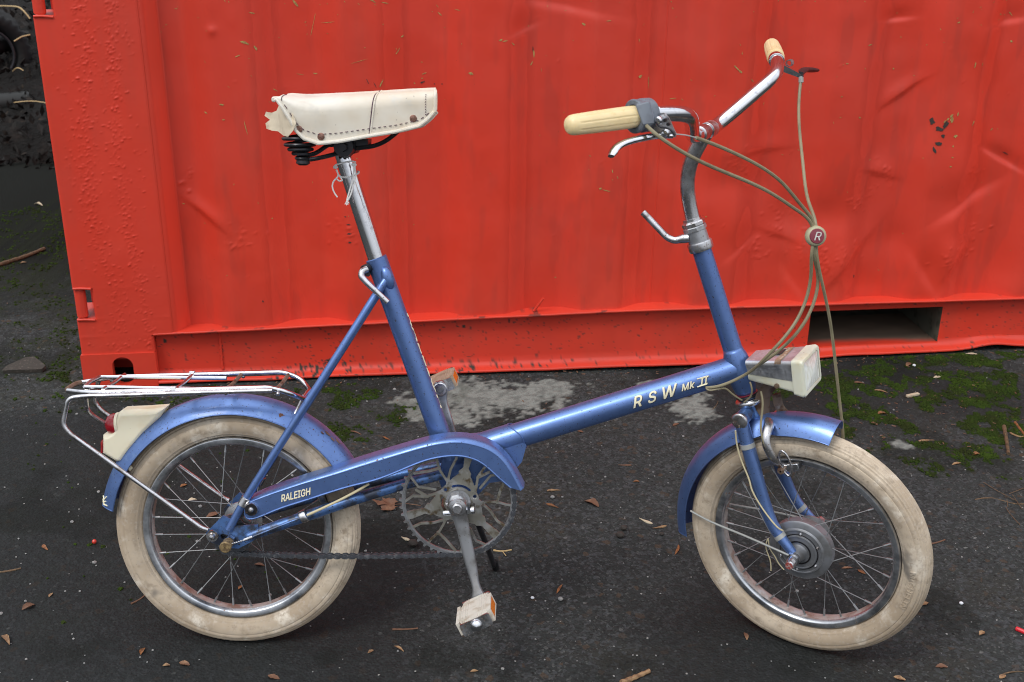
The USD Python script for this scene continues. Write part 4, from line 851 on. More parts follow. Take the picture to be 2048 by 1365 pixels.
for sgn in (-1, 1):
    mesh_, e1, d, lat = crank(sgn)
    ck = obj('crank', mesh_, 'steel', cs, smooth=40)
    yb = sgn * .066
    obj('crank_boss', lathe([(sgn * .052, .0150), (sgn * .054, .0165), (sgn * .076, .0160), (sgn * .0805, .0145), (sgn * .0815, .0085)], BBX, Y_, 28), 'chrome_worn', cs)
    if sgn < 0:
        cz = BBX + [0, -.070, -.0105]; dirp = np.array([.99, 0, .14])
        obj('cotter_pin', join(rod(cz - dirp * .024 , cz + dirp * .024, .0042, 12, .0008), lathe([(.0155, .003), (.0155, .0068), (.0215, .0068), (.0215, .003)], cz, dirp, 6), lathe([(.0225, .003), (.0225, .0060), (.0275, .0060), (.0290, .003)], cz, dirp, 12)), 'chrome', cs, smooth=25)
    else:
        obj('crank_eye', lathe([(sgn * .0790, .0055), (sgn * .0790, .0125), (sgn * .0650, .0130), (sgn * .0645, .006)], [e1[0], 0, e1[2]], Y_, 24), 'chrome_worn', cs)
        obj('crank_eye', lathe([(sgn * .0642, .0120), (sgn * .0630, .0105), (sgn * .0630, .0062)], [e1[0], 0, e1[2]], Y_, 24), 'chrome_worn', cs)
        obj('spindle_end', lathe([(sgn * .0650, .0063), (sgn * .0650, .0001)], [e1[0], 0, e1[2]], Y_, 20), 'black_steel', cs)
    # pedal: rubber tread blocks between plates, amber reflectors in the ends
    pd = xf('pedal', bike); c = np.array([e1[0] - .002, sgn * .121, e1[2] - .002]); tilt = math.radians(27 if sgn < 0 else 26)
    ex, ez = np.array([math.cos(tilt), 0, math.sin(tilt)]), np.array([-math.sin(tilt), 0, math.cos(tilt)])
    PT = lambda v: c + v[:, :1] * ex + v[:, 1:2] * Y_ + v[:, 2:3] * ez
    mt = 'pedal_rubber' if sgn < 0 else 'pedal_rubber_worn'
    for top in (1, -1):
        yy = np.linspace(-.040, .040, 9); X = np.linspace(-.0275, .0275, 57); wy = np.linspace(-.040, .040, 13); V = []
        for y in wy:
            half = .0275 * (1 - .22 * sstep(abs(y), .018, .040)); rib = .0007 * np.cos(X / .0275 * np.pi * 12) * (np.abs(X) > .009)
            V.append(np.stack([X / .0275 * half, np.full_like(X, y), top * (.0115 + rib - .003 * (np.abs(X) / .0275) ** 6)], 1))
        obj('tread_block', mp(sheet(np.array(V), .0085, (0, 0, -top)), PT), mt, pd, smooth=40)
    for e in (1, -1):
        obj('reflector', mp(shift(rbox(.0045, .050, .015, .0015), (e * .0265, 0, 0)), PT), 'amber_lens', pd)
        obj('reflector_frame', mp(join(bxm(e * .0275 - .004, e * .0275 + .0012, -.032, .032, .0078, .0105), bxm(e * .0275 - .004, e * .0275 + .0012, -.032, .032, -.0105, -.0078), bxm(e * .0275 - .004, e * .0275 + .0012, -.032, -.0262, -.0078, .0078), bxm(e * .0275 - .004, e * .0275 + .0012, .0262, .032, -.0078, .0078)), PT), mt, pd)
        pl = Polygon([(-.0235, -.0105), (.0235, -.0105), (.0255, -.008), (.0255, .008), (.0235, .0105), (-.0235, .0105), (-.0255, .008), (-.0255, -.008)])
        obj('end_plate', mp(plate(pl, e * .0415 - .0016, e * .0415 + .0016), PT), 'chrome_worn', pd)
    obj('spindle', mp(rod((0, -sgn * .052, 0), (0, sgn * .040, 0), .0055, 14), PT), 'steel', pd)
    obj('spindle_cap', mp(lathe([(sgn * .043, .0095), (sgn * .0475, .0090), (sgn * .0505, .0060), (sgn * .0515, .0001)], (0, 0, 0), Y_, 22), PT), 'chrome', pd, smooth=True)
    if sgn > 0: obj('plate_slot', mp(plate(sbox(-.010, -.003, .010, .003), -.0445, -.0428), PT), 'black_steel', pd)
# chain of separate links
r1, r2 = .0925, .0305; c1, c2 = BBX[[0, 2]], np.array([0., 0.])
dv = c1 - c2; D_ = np.linalg.norm(dv); phi = math.atan2(dv[1], dv[0]); al = math.acos((r1 - r2) / D_)
def arc(c, r, a, b, n): return [c + r * np.array([math.cos(t), math.sin(t)]) for t in np.linspace(a, b, n)]
path = np.array(arc(c1, r1, phi - (np.pi - al), phi + (np.pi - al), 90) + arc(c2, r2, phi + (np.pi - al), phi + 2 * np.pi - (np.pi - al), 40))
path = np.vstack([path, path[:1]]); seg = np.r_[0, np.cumsum(np.linalg.norm(np.diff(path, axis=0), axis=1))]; nl = int(round(seg[-1] / .0127)); nl += nl % 2
pins = np.stack([np.interp(np.linspace(0, seg[-1], nl + 1), seg, path[:, k]) for k in (0, 1)], 1)
sag = lambda p: p - [0, .004 * math.sin(np.pi * np.clip((p[0] - .01) / .34, 0, 1))] if p[1] < .03 else p
pins = np.array([sag(p) for p in pins])
chn = xf('chain', bike)
for k in range(nl):
    a, b = pins[k], pins[k + 1]; outer = k % 2
    shp = LineString([a, b]).buffer(.0040, 4).difference(affinity.scale(LineString([a + .38 * (b - a), a + .62 * (b - a)]).buffer(.0002), 1, 1))
    mid = (a + b) / 2; dd = (b - a) / np.linalg.norm(b - a); nd = np.array([-dd[1], dd[0]])
    shp = shp.difference(Point(mid + nd * .0058).buffer(.0033, 4)).difference(Point(mid - nd * .0058).buffer(.0033, 4))
    y = .0042 if outer else .0030
    obj('link', join(plate(shp, YR - y - .0006, YR - y + .0006), plate(shp, YR + y - .0006, YR + y + .0006), rod((a[0], YR - .0056, a[1]), (a[0], YR + .0056, a[1]), .0019, 8)), 'chain_oily', chn, smooth=False)

# saddle and seat post
sdl = xf('saddle', bike)
top_px = [(557, 197), (572, 190), (600, 192), (660, 190), (740, 186), (820, 181), (868, 179)]
bot_px = [(557, 197), (570, 214), (585, 238), (596, 260), (612, 277), (640, 287), (680, 283), (740, 272), (790, 264), (835, 253), (852, 240), (868, 222)]
W_of = PchipInterpolator([.06, .10, .15, .22, .28, .34], [.078, .084, .078, .056, .042, .034])
top = np.array([at(u, v, -.045) for u, v in top_px]); bot = np.array([at(u, v, -.06) for u, v in bot_px])
x_s = np.linspace(.0865, .3245, 60)
zt = PchipInterpolator(top[:, 0] + np.arange(len(top)) * 1e-6, top[:, 2])(np.clip(x_s, top[0, 0], top[-1, 0]))
zb = np.interp(x_s, *(lambda o: (bot[o, 0], bot[o, 2]))(np.argsort(bot[:, 0])))
zb = np.minimum(zb, zt - .004)
SV = []
for x, a, b in zip(x_s, zt, zb):
    w = float(W_of(x)); h = a - b; k_ = min(.5, .030 / max(h, .004))
    tt_ = np.linspace(0, 1, 14); ctl = np.stack([w * (.985 + .03 * np.sin(np.pi * tt_)) * (1 - .68 * np.clip(tt_ - .42, 0, 1) ** 2.1 / .58 ** 2.1), b + h * np.interp(tt_, [0, .42, 1], [0, .52, 1]) * (1) + 0 * tt_], 1); ctl[:, 1] = b + h * np.sin(np.pi / 2 * np.clip(tt_ * 1.0, 0, 1)) ** 1.05
    cl_t = np.r_[0, np.cumsum(np.linalg.norm(np.diff(ctl, axis=0), axis=1))]; prof = PchipInterpolator(cl_t, ctl)(np.linspace(0, cl_t[-1], 34))
    half = [np.array([x + .18 * 0, -p, q]) for p, q in prof]; crown = [np.array([x, -prof[-1][0] * (1 - t), a + .0035 * math.sin(t * np.pi / 2)]) for t in np.linspace(0, 1, 6)[1:]]
    left = [np.array([x, -q[1], q[2]]) for q in (half + crown)[-2::-1]]
    SV.append(half + crown + left)
SV = np.array(SV); pz = SV.reshape(-1, 3)
# puckers round the rivets and soft hollows
for (u, v, d_, s_) in ((600, 262, .0022, .014), (644, 273, .0030, .018), (827, 237, .0032, .016), (655, 245, .0016, .03), (815, 215, .0018, .012)):
    c = at(u, v, -.07 if u < 700 else -.045); g = np.exp(-(((SV[..., 0] - c[0]) ** 2 + (SV[..., 2] - c[2]) ** 2) / s_ ** 2)) * (SV[..., 1] < 0); SV[..., 1] += d_ * g
nose = SV[-1]; 
cov = obj('saddle_cover', sheet(SV, .0016, (0, 0, -1)), 'vinyl_white', sdl, smooth=50)
# closed nose and hollow underside padding
ncen = nose.mean(0) * [1, 0, 1] + [-.016, 0, -.004]
NV = np.array([nose * (1 - t) + ncen * t + np.array([.004 * math.sin(t * np.pi) + .003 * math.sin(t * 19), 0, 0]) for t in np.linspace(0, 1, 8)])
obj('saddle_nose', grid(NV), 'vinyl_torn', sdl, smooth=True)
edge = np.vstack([SV[:, 0], nose[1:12]]) + [0, -.0008, 0]
rear_edge = SV[0] + [-.0004, 0, 0]
obj('piping', tube(SV[:, 0] + [0, -.0010, 0], .0030, 8), 'vinyl_white', sdl)
obj('piping', tube(nose[:24] + [.001, 0, 0], .0028, 8), 'vinyl_white', sdl)
obj('piping', tube(rear_edge, .0030, 8), 'vinyl_white', sdl)
obj('piping', tube(SV[:, -1] + [0, .0010, 0], .0030, 8), 'vinyl_white', sdl)
def surf(i, j): return SV[i, j] + [0, -.0012, 0.0]
st_ = [tube(np.array([surf(i, 4), surf(i + 1, 4)]) * 1.0, .0006, 4) for i in range(4, 57, 1) if i % 2 == 0]
st_ += [tube(np.array([SV[56, j] + [-.001, -.0013, 0], SV[56, j + 1] + [-.001, -.0013, 0]]), .0006, 4) for j in range(4, 22, 2)]
st_ += [tube(np.array([SV[3, j] + [0, -.0014, .0002], SV[3, j + 1] + [0, -.0014, .0002]]), .0006, 4) for j in range(4, 26)]
obj('stitching', join(*st_), 'stitch', sdl, kind='stuff')
iseam = 36; sm_ = SV[iseam][:38] + np.array([0, -.0011, .0003]); sm_[:, 0] += .006 * np.linspace(-1, 1, len(sm_))
obj('cover_seam', tube(sm_, .0008, 5), 'stitch', sdl)
obj('cover_seam', tube(sm_ + [.0022, 0, .0003], .0012, 6), 'vinyl_white', sdl)
for u, v in ((599, 260), (644, 273), (827, 237)):
    k = np.argmin([np.linalg.norm((np.array(at(u, v, p[1])) - p)) for p in SV[:, :20].reshape(-1, 3)]); p = SV[:, :20].reshape(-1, 3)[k]
    obj('rivet', lathe([(-.0016, .0001), (-.0014, .004), (-.0006, .0056), (.001, .0058)], p + [0, -.0006, 0], Y_, 18), 'rivet_copper', sdl)
# torn back panel hanging open
tp = [(566, 196), (560, 206), (553, 222), (543, 226), (532, 224), (529, 232), (540, 240), (531, 247), (533, 258), (545, 262), (556, 263), (567, 272), (576, 274), (586, 262), (592, 247), (588, 234), (578, 214)]
tq = Polygon(tp).buffer(0); ux = np.array(tp)
tri_ = trimesh.creation.extrude_polygon(tq, .1, engine='earcut'); tv, tf = trimesh.remesh.subdivide_to_size(np.array(tri_.vertices), np.array(tri_.faces), 5.0, max_iter=8)[:2]
def torn(v):
    out = []
    for u_, w_, h_ in v:
        y = -.088 + .085 * sstep(592 - u_, 0, 55); y += .007 * (fbm(np.array([[u_ * .05, w_ * .05, 1]]), 3, 91)[0] - .5); out.append(at(u_, w_, y) + [.0, .0014 * (h_ > .05), 0])
    return np.array(out)
obj('torn_flap', (torn(tv), tf), 'vinyl_torn', sdl, smooth=40, label='torn cream back panel of the saddle')
obj('saddle_pan', hull([at(580, 225, .0), at(580, 225, -.06), at(580, 225, .06), at(640, 265, -.068), at(640, 265, .068), at(700, 255, .05), at(700, 255, -.05), at(860, 215, -.02), at(860, 215, .02), at(850, 235, .02), at(850, 235, -.02)]), 'black_steel', sdl)
for y in (-.052, .052):
    axis_t, axis_b = at(598, 268, y), at(606, 322, y); ks = np.linspace(0, 1, 90)
    rr2 = np.interp(ks, [0, .25, .6, .8, 1], [.025, .024, .016, .0095, .009]); zz2 = np.interp(ks, [0, .35, .7, 1], [0, .42, .72, 1]); an = ks * 2 * np.pi * 5.2
    hx = np.array([axis_t + (axis_b - axis_t) * b + r_ * (math.cos(t) * np.array([1, 0, .12]) + math.sin(t) * Y_) for b, r_, t in zip(zz2, rr2, an)])
    obj('spring', tube(hx, .0028, 8), 'black_steel', sdl)
    obj('spring_cup', lathe([(0, .0001), (0, .010), (-.005, .011), (-.008, .006)], axis_b + [0, 0, .001], (0, 0, 1), 16), 'black_steel', sdl)
    obj('seat_rail', tube(spl([at(606, 321, y), at(640, 316, y), at(690, 303, y * .55), at(715, 297, y * .5), at(745, 293, y * .5), at(775, 280, y * .45), at(797, 262, y * .4)], 6), .0034, 8), 'black_steel', sdl)
    obj('seat_rail', tube(spl([at(604, 312, y), at(628, 308, y), at(648, 296, y * .8), at(668, 283, y * .7)], 6), .0034, 8), 'black_steel', sdl)
cc = at(694, 293, -.0)
obj('clamp', join(shift(rbox(.034, .056, .026, .004), cc + [0, 0, .002]), lathe([(-.040, .004), (-.040, .015), (-.026, .0175), (-.026, .005)], cc, Y_, 24), bxm(cc[0] - .030, cc[0] + .036, -.024, .024, cc[2] - .001, cc[2] + .012)), 'black_steel', sdl, smooth=25)
obj('clamp_bolt', lathe([(-.050, .0001), (-.050, .0065), (-.040, .0075), (-.040, .0001)], cc, Y_, 6), 'black_steel', sdl, smooth=False)
po0, po1 = s1 - sd * .12, at(686, 313); 
obj('seat_post', tube([po0, s1, po1 - sd * .012, po1 - sd * .002, po1 + sd * .012], [.0138, .0138, .0138, .0125, .0115], 28), 'chrome', bike)

# steering: fork, headset, stem, bar
fk = xf('fork', bike)
obj('steerer', tube([S((0, 0, z)) for z in (-.090, -.100, -.118, -.128)], [.0135, .0125, .0135, .010], 20), 'blue_paint_dirty', fk)
crn = []
for sgn in (-1, 1):
    obj('crown', lathe([(0, .0115), (sgn * .012, .0118), (sgn * .040, .0128), (sgn * .0445, .0130)], S((-.003, 0, -.1085)), FY, 24), 'blue_paint_dirty', fk)
    obj('crown_cap', lathe([(sgn * .0445, .0136), (sgn * .0475, .0138), (sgn * .0490, .0130), (sgn * .0503, .0105), (sgn * .0508, .0001)], S((-.003, 0, -.1085)), FY, 26), 'chrome_worn', fk, smooth=True)
    b_ = [(-.0035, .0385, -.106), (-.0045, .040, -.135), (-.0045, .044, -.185), (-.0045, .0475, -.245), (.0005, .0505, -.296), (.012, .0530, -.325), (.0245, .0555, -.350)]
    pts = spl([S((a, sgn * b, c)) for a, b, c in b_], 7); obj('blade', tube(pts, np.interp(np.arange(len(pts)), [0, 14, 28, 42], [.0112, .0118, .0100, .0072]), 20), 'blue_paint', fk)
    obj('fork_end', tube([S((.020, sgn * .0555, -.342)), S((.0245, sgn * .0575, -.3521)), S((.027, sgn * .0575, -.359))], [.0085, .0095, .006], 14, flat=.35), 'blue_paint', fk)
    p0, p1 = S((-.0048, sgn * .0420, -.150)), S((-.0048, sgn * .0426, -.158)); obj('blade_band', tube([p0, p0 + (p1 - p0) * .02, p1 - (p1 - p0) * .02, p1], [.0112, .0124, .0124, .0112], 22), 'cable_grey', fk)
    p0, p1 = S((.0055, sgn * .0515, -.312)), S((.0090, sgn * .0522, -.319)); obj('blade_band', tube([p0, p0 + (p1 - p0) * .02, p1 - (p1 - p0) * .02, p1], [.0088, .0098, .0098, .0088], 22), 'cable_grey', fk)
hs = xf('headset', bike)
obj('bearing_cup', lathe([(-.0960, .012), (-.0960, .0165), (-.0935, .0212), (-.0890, .0232), (-.0845, .0212), (-.0825, .0165)], S((0, 0, -.0035)), FZ, 30), 'chrome_worn', hs, smooth=50)
obj('bearing_seal', lathe([(-.083, .0175), (-.0805, .0195), (-.0780, .0185), (-.0775, .0150)], S((0, 0, -.002)), FZ, 30), 'black_steel', hs)
obj('red_washer', lathe([(-.0760, .0162), (-.0765, .0185), (-.0775, .0185), (-.0775, .0162)], S((0, 0, -.0015)), FZ, 30), 'badge_red', hs)
obj('bearing_cup', lathe([(.172, .0170), (.1725, .0195), (.176, .0205), (.1845, .0205), (.187, .0195), (.188, .012)], S((0, 0, 0)), FZ, 30), 'chrome_worn', hs, smooth=45)
obj('clamp_body', lathe([(.187, .0168), (.189, .0172), (.206, .0168), (.207, .012)], S((0, 0, 0)), FZ, 28), 'steel', hs)
obj('clamp_nut', lathe([(.205, .0172), (.206, .0192), (.212, .0192), (.2135, .0178)], S((0, 0, 0)), FZ, 8), 'steel', hs, smooth=False)
obj('clamp_nut', lathe([(.2135, .0172), (.2150, .0190), (.2195, .0190), (.2215, .0172), (.2225, .0150), (.2265, .0148), (.2270, .012)], S((0, 0, 0)), FZ, 8), 'chrome_worn', hs, smooth=False)
lv_ = [S((-.008, -.012, .1985)), S((-.022, -.016, .2005)), S((-.0300, -.020, .2010)), S(sat(1335, 476, -.022)), S(sat(1286, 425, -.024))]
lp = fillet(lv_, .018); obj('clamp_lever', tube(lp, np.interp(np.arange(len(lp)), [0, 5, len(lp) - 1], [.0078, .0062, .0055]), 12), 'chrome_worn', hs)
hbx = xf('handlebar', bike)
stem = [(0, 0, .170), (.0015, 0, .222), (.0045, 0, .255), (.0120, 0, .285), (.030, 0, .316), (.052, 0, .338), (.0665, 0, .3500)]
obj('stem', tube(spl([S(p) for p in stem], 8), .0120, 20), 'chrome_worn', hbx)
def bar_half(sgn): return [(.0672, 0, .3530), (.0672, sgn * .028, .3530), (.0700, sgn * .048, .3550), (.0850, sgn * .080, .3640), (.1180, sgn * .140, .3845), (.1290, sgn * .168, .3935), (.1290, sgn * .190, .4005), (.1215, sgn * .218, .4080), (.1085, sgn * .2532, .4163), (.0637, sgn * .3632, .4374)]
full = bar_half(1)[::-1][:-1] + bar_half(-1)
obj('bar', tube(spl([S(p) for p in full], 8), .0110, 20), 'chrome', hbx)
for sgn in (-1, 1):
    obj('bar_sleeve', tube([S((.0672, sgn * a, .3530)) for a in (.004, .005, .024, .026)], [.0112, .0128, .0128, .0112], 22), 'chrome_worn', hbx)
    g0_, g1_ = np.array([.1045, sgn * .2630, .4182]), np.array([.0610, sgn * .3700, .4387]); gd = (g1_ - g0_) / np.linalg.norm(g1_ - g0_); gl = np.linalg.norm(g1_ - g0_)
    # ribbed grip
    ss = np.r_[-.001, 0, .002, np.linspace(.004, gl - .012, 24), gl - .007, gl - .003, gl - .0008, gl]; rb = np.interp(ss, [-.001, 0, .002, .02, gl * .6, gl - .012, gl - .007, gl - .003, gl - .0008, gl], [.0105, .0136, .0146, .0150, .0145, .0136, .0129, .0107, .0068, .0002])
    th = np.linspace(0, 2 * np.pi, 97)[:-1]; k_ = np.array([0, 0, 1.]); e1_ = np.cross(gd, k_); e1_ /= np.linalg.norm(e1_); e2_ = np.cross(gd, e1_)
    groove = np.exp(-((((th * 9 / (2 * np.pi)) % 1) - .5) / .075) ** 2)
    V = np.array([[S(g0_ + gd * s_ + (r_ - .0012 * gv_ * (.012 < s_ < gl - .016)) * (math.cos(t) * e1_ + math.sin(t) * e2_)) for t, gv_ in zip(th, groove)] for s_, r_ in zip(ss, rb)])
    obj('grip', grid(np.concatenate([V, V[:, :1]], 1)), 'grip_cream', hbx, smooth=45)
    # brake lever: clamp band, bracket and blade
    bl_ = xf('brake_lever', bike)
    cb = np.array([.1130, sgn * .2410, .4135]); bd_ = np.array([-.37, sgn * .91, .19]); bd_ /= np.linalg.norm(bd_)
    if sgn > 0: cb = cb + bd_ * .008
    obj('clamp_band', tube([S(cb + bd_ * a) for a in (-.009, -.008, .008, .009)], [.0113, .0130, .0130, .0113], 24), 'chrome', bl_)
    fwd = np.array([.88, sgn * .36, -.0]); fwd /= np.linalg.norm(fwd); dn = np.cross(bd_, fwd); dn = dn * -np.sign(dn[2])
    if sgn < 0:
        pz_ = -.243
        pw = [sat(u, v, pz_) for u, v in ((1309, 228), (1311, 250), (1309, 262), (1318, 272), (1352, 275), (1354, 268), (1339, 236), (1330, 226))]
        hullp = hull([S(p) for p in pw] + [S(p + np.array([.006, -.014, .001])) for p in pw])
        obj('bracket', hullp, 'chrome_worn', bl_, smooth=25)
        for u, v, r_ in ((1317, 241, .006), (1331, 266, .0055)):
            c_ = sat(u, v, pz_ - .014); obj('pivot_screw', lathe([(-.0085, .0001), (-.008, r_ * .7), (-.0055, r_), (.004, r_)], S(c_ + np.array([.004, -.004, .0])), FY, 16), 'chrome', bl_)
        cl_ = [sat(u, v, pz_ - .018) for u, v in ((1312, 243), (1322, 254), (1336, 256), (1350, 270))]; obj('bracket_slot', tube(spl([S(p + np.array([.004, -.008, 0])) for p in cl_], 5), .0016, 6), 'black_steel', bl_)
        obj('bracket_hole', join(*[lathe([(-.0005, .0001), (-.0002, .0024), (.003, .0024)], S(sat(u, v, pz_ - .018) + np.array([.003, -.005, 0])), FY, 10) for u, v in ((1329, 241), (1335, 249))]), 'black_steel', bl_)
        bp2 = [sat(1345, 272, -.252), sat(1310, 273, -.268), sat(1280, 278, -.292), sat(1250, 286, -.318), sat(1232, 297, -.336), sat(1222, 313, -.350)]
    else:
        pw = [cb + np.array([.004, 0, -.012]), cb + fwd * .055 + dn * .024, cb + fwd * .050 + dn * .034, cb + fwd * .012 + dn * .026]
        pw = [sat(u, v, .256) for u, v in ((1566, 130), (1608, 152), (1604, 158), (1568, 145))]
        obj('bracket', hull([S(p) for p in pw] + [S(p + np.array([-.004, .014, .001])) for p in pw]), 'chrome', bl_, smooth=25)
        c_ = sat(1580, 126, .262); obj('pivot_screw', lathe([(-.006, .0045), (-.006, .006), (.004, .006)], S(c_), FY, 10), 'steel', bl_)
        bp2 = [sat(1600, 148, .268), sat(1606, 142, .300), sat(1612, 140, .335), sat(1634, 141, .385)]
    pts = spl([S(p) for p in bp2], 7); n_ = len(pts)
    obj('lever_blade', tube(pts, np.interp(np.arange(n_), [0, n_ * .3, n_ - 4, n_ - 1], [.0062, .0074, .0074, .0050]), 14, flat=.62), 'chrome' if sgn < 0 else 'black_steel', bl_)
# grey twist collar for the gear cable, inside the near grip
c0_, cd = np.array([.1085, -.2530, .4163]), np.array([-.37, -.91, .19]); cd /= np.linalg.norm(cd)
tw = xf('gear_twist_collar', bike)
obj('collar', lathe([(-.012, .0115), (-.012, .0205), (-.010, .0225), (.004, .0230), (.006, .0215), (.010, .0205), (.012, .0190), (.012, .0165)], S(c0_), cd @ FORK, 22), 'grey_plastic', tw, smooth=25)
obj('collar_housing', hull([S(sat(u, v, y)) for u, v, y in ((1279, 205, -.262), (1298, 206, -.250), (1304, 232, -.268), (1305, 246, -.272), (1294, 252, -.276), (1288, 248, -.280), (1275, 212, -.275), (1296, 207, -.268))], .0025, 8), 'grey_plastic', tw, smooth=30)
obj('collar_ring', lathe([(.012, .016), (.012, .0225), (.0165, .0230), (.018, .0215), (.018, .016)], S(c0_), cd @ FORK, 26), 'grey_plastic', tw, smooth=35)

# cables
cbl = xf('control_cables', bike)
CY = -.02
clipS = sat(1630, 472, CY)
def cab(pts, r=.0026, mat='cable_olive', k=9): obj('cable', tube(spl([p for p in pts], k), r, 8), mat, cbl)
clipB = S(clipS); offs = lambda a, b, c: clipB + np.array([a, b, c])
cab([S(sat(1293, 252, -.280)), S(sat(1320, 275, -.285)), S(sat(1375, 310, -.255)), S(sat(1450, 345, -.19)), S(sat(1530, 380, -.12)), S(sat(1590, 418, -.060)), offs(-.008, -.004, .018), offs(-.003, -.003, -.004), offs(-.004, -.004, -.03), S(sat(1621, 560, -.02)), S(sat(1594, 640, -.04)), S(sat(1535, 712, -.065)), at(1490, 750, -.045), at(1440, 772, -.030), at(1412, 776, -.022)])
obj('cable', tube(spl([S(sat(1352, 269, -.262)), S(sat(1372, 271, -.25)), S(sat(1395, 277, -.238))], 6), .0009, 6), 'cable_grey', cbl)
cab([S(sat(1392, 276, -.240)), S(sat(1430, 290, -.20)), S(sat(1500, 322, -.135)), S(sat(1560, 362, -.085)), S(sat(1600, 408, -.045)), offs(-.004, .002, .020), offs(0, 0, -.004), offs(.001, 0, -.03), S(sat(1636, 560, -.01)), S(sat(1612, 640, -.03)), S(sat(1560, 700, -.045)), S(sat(1530, 722, -.045)), at(1502, 742, .012)])
cab([S(sat(1602, 158, .258)), S(sat(1598, 200, .235)), S(sat(1599, 260, .170)), S(sat(1606, 330, .100)), S(sat(1616, 400, .035)), offs(.001, .008, .020), offs(.003, .003, -.004), offs(.005, 0, -.03), S(sat(1656, 620, .01)), S(sat(1670, 720, .035)), S(sat(1680, 810, .052)), S(sat(1686, 874, .060)), S(sat(1680, 905, .058)), S(sat(1655, 930, .045))])
obj('cable_end', rod(S(sat(1602, 154, .258)), S(sat(1602, 166, .256)), .0042, 10, .0008), 'cable_grey', cbl)
vdir = BIKE @ (CAM - (HUB + clipB @ BIKE)); vdir /= np.linalg.norm(vdir)
bax = np.array([.05, -1.0, .06]); bax /= np.linalg.norm(bax)
cbp = clipB + np.array([0, -.003, 0])
ball = xf('cable_clip', bike)
obj('clip_body', lathe([(-.012, .004), (-.009, .0125), (-.002, .0158), (.004, .0152), (.0065, .0128), (.0070, .0112)], cbp, bax, 30), 'badge_rim', ball, smooth=True)
obj('badge', lathe([(.0070, .0114), (.0085, .0105), (.0092, .0001)], cbp, bax, 28), 'badge_red', ball)
lt = lettering('R', .0125, .0005, False, .25, .003); upv = np.array([0, 0, 1.]) - bax * bax[2]; upv /= np.linalg.norm(upv); rtv = np.cross(upv, bax) * -1; rtv = np.cross(upv, bax) if np.cross(upv, bax)[0] > 0 else -np.cross(upv, bax)
vv = lt[0] - [lt[0][:, 0].mean(), .0060, 0]; obj('letter', (cbp + bax * .0090 + vv[:, :1] * rtv + vv[:, 1:2] * upv + (vv[:, 2:3]) * bax, lt[1]), 'decal_white', ball)
# thin wires: lamp lead round the head tube, dynamo lead down the blade, gear cable along the chain stay
obj('lamp_lead', tube(spl([at(1412, 777, -.023), at(1420, 781, -.026), at(1448, 777, -.028), at(1462, 786, -.026), at(1484, 801, -.022)], 6), .0015, 6), 'cable_olive', cbl)
obj('lamp_lead', tube(spl([S(sat(1500, 764, -.026)), S(sat(1504, 780, -.028)), S(sat(1500, 795, -.024)), S(sat(1488, 805, -.020))], 6), .0015, 6), 'cable_olive', cbl)
obj('dynamo_lead', tube(spl([S(sat(u, v, y)) for u, v, y in ((1471, 862, -.058), (1474, 890, -.056), (1484, 925, -.056), (1499, 962, -.058), (1503, 978, -.060), (1520, 1010, -.061), (1540, 1038, -.062), (1556, 1056, -.062), (1566, 1062, -.058))], 6), .0014, 6), 'cable_cream', cbl)
obj('dynamo_lead', tube(spl([S(sat(u, v, -.045)) for u, v in ((1536, 1078), (1532, 1095), (1540, 1120), (1542, 1142))], 6), .0010, 6), 'cable_cream', cbl)
obj('dynamo_lead', tube(spl([S(sat(u, v, -.045)) for u, v in ((1537, 1078), (1540, 1098), (1549, 1112), (1556, 1125), (1568, 1140))], 6), .0010, 6), 'cable_cream', cbl)
gc = [at(738, 968, -.055), at(700, 990, -.060), at(660, 1010, -.063), at(614, 1031, -.066)]
obj('gear_cable', tube(spl(gc, 6), .0022, 8), 'cable_cream', cbl)
obj('gear_cable', tube(spl([at(612, 1032, -.067), at(560, 1052, -.070), at(505, 1074, -.074)], 5), .0016, 6), 'blue_paint_dirty', cbl)
obj('cable_stop', tube([at(614, 1030, -.060), at(612, 1031, -.060), at(604, 1035, -.060), at(602, 1036, -.060)], [.0095, .0108, .0108, .0095], 16), 'chrome_worn', cbl)
obj('adjuster', rod(at(505, 1074, -.074), at(487, 1081, -.078), .0024, 10, .0005), 'chrome_worn', cbl)
tg_ = []
for k in range(6):
    a = at(487 - k * 4.4, 1081 + k * 1.3, -.079 - k * .0015); tg_.append(sphere(a, .0021, 1, (1, 1, .7)))
obj('toggle_chain', join(*tg_), 'steel', cbl)

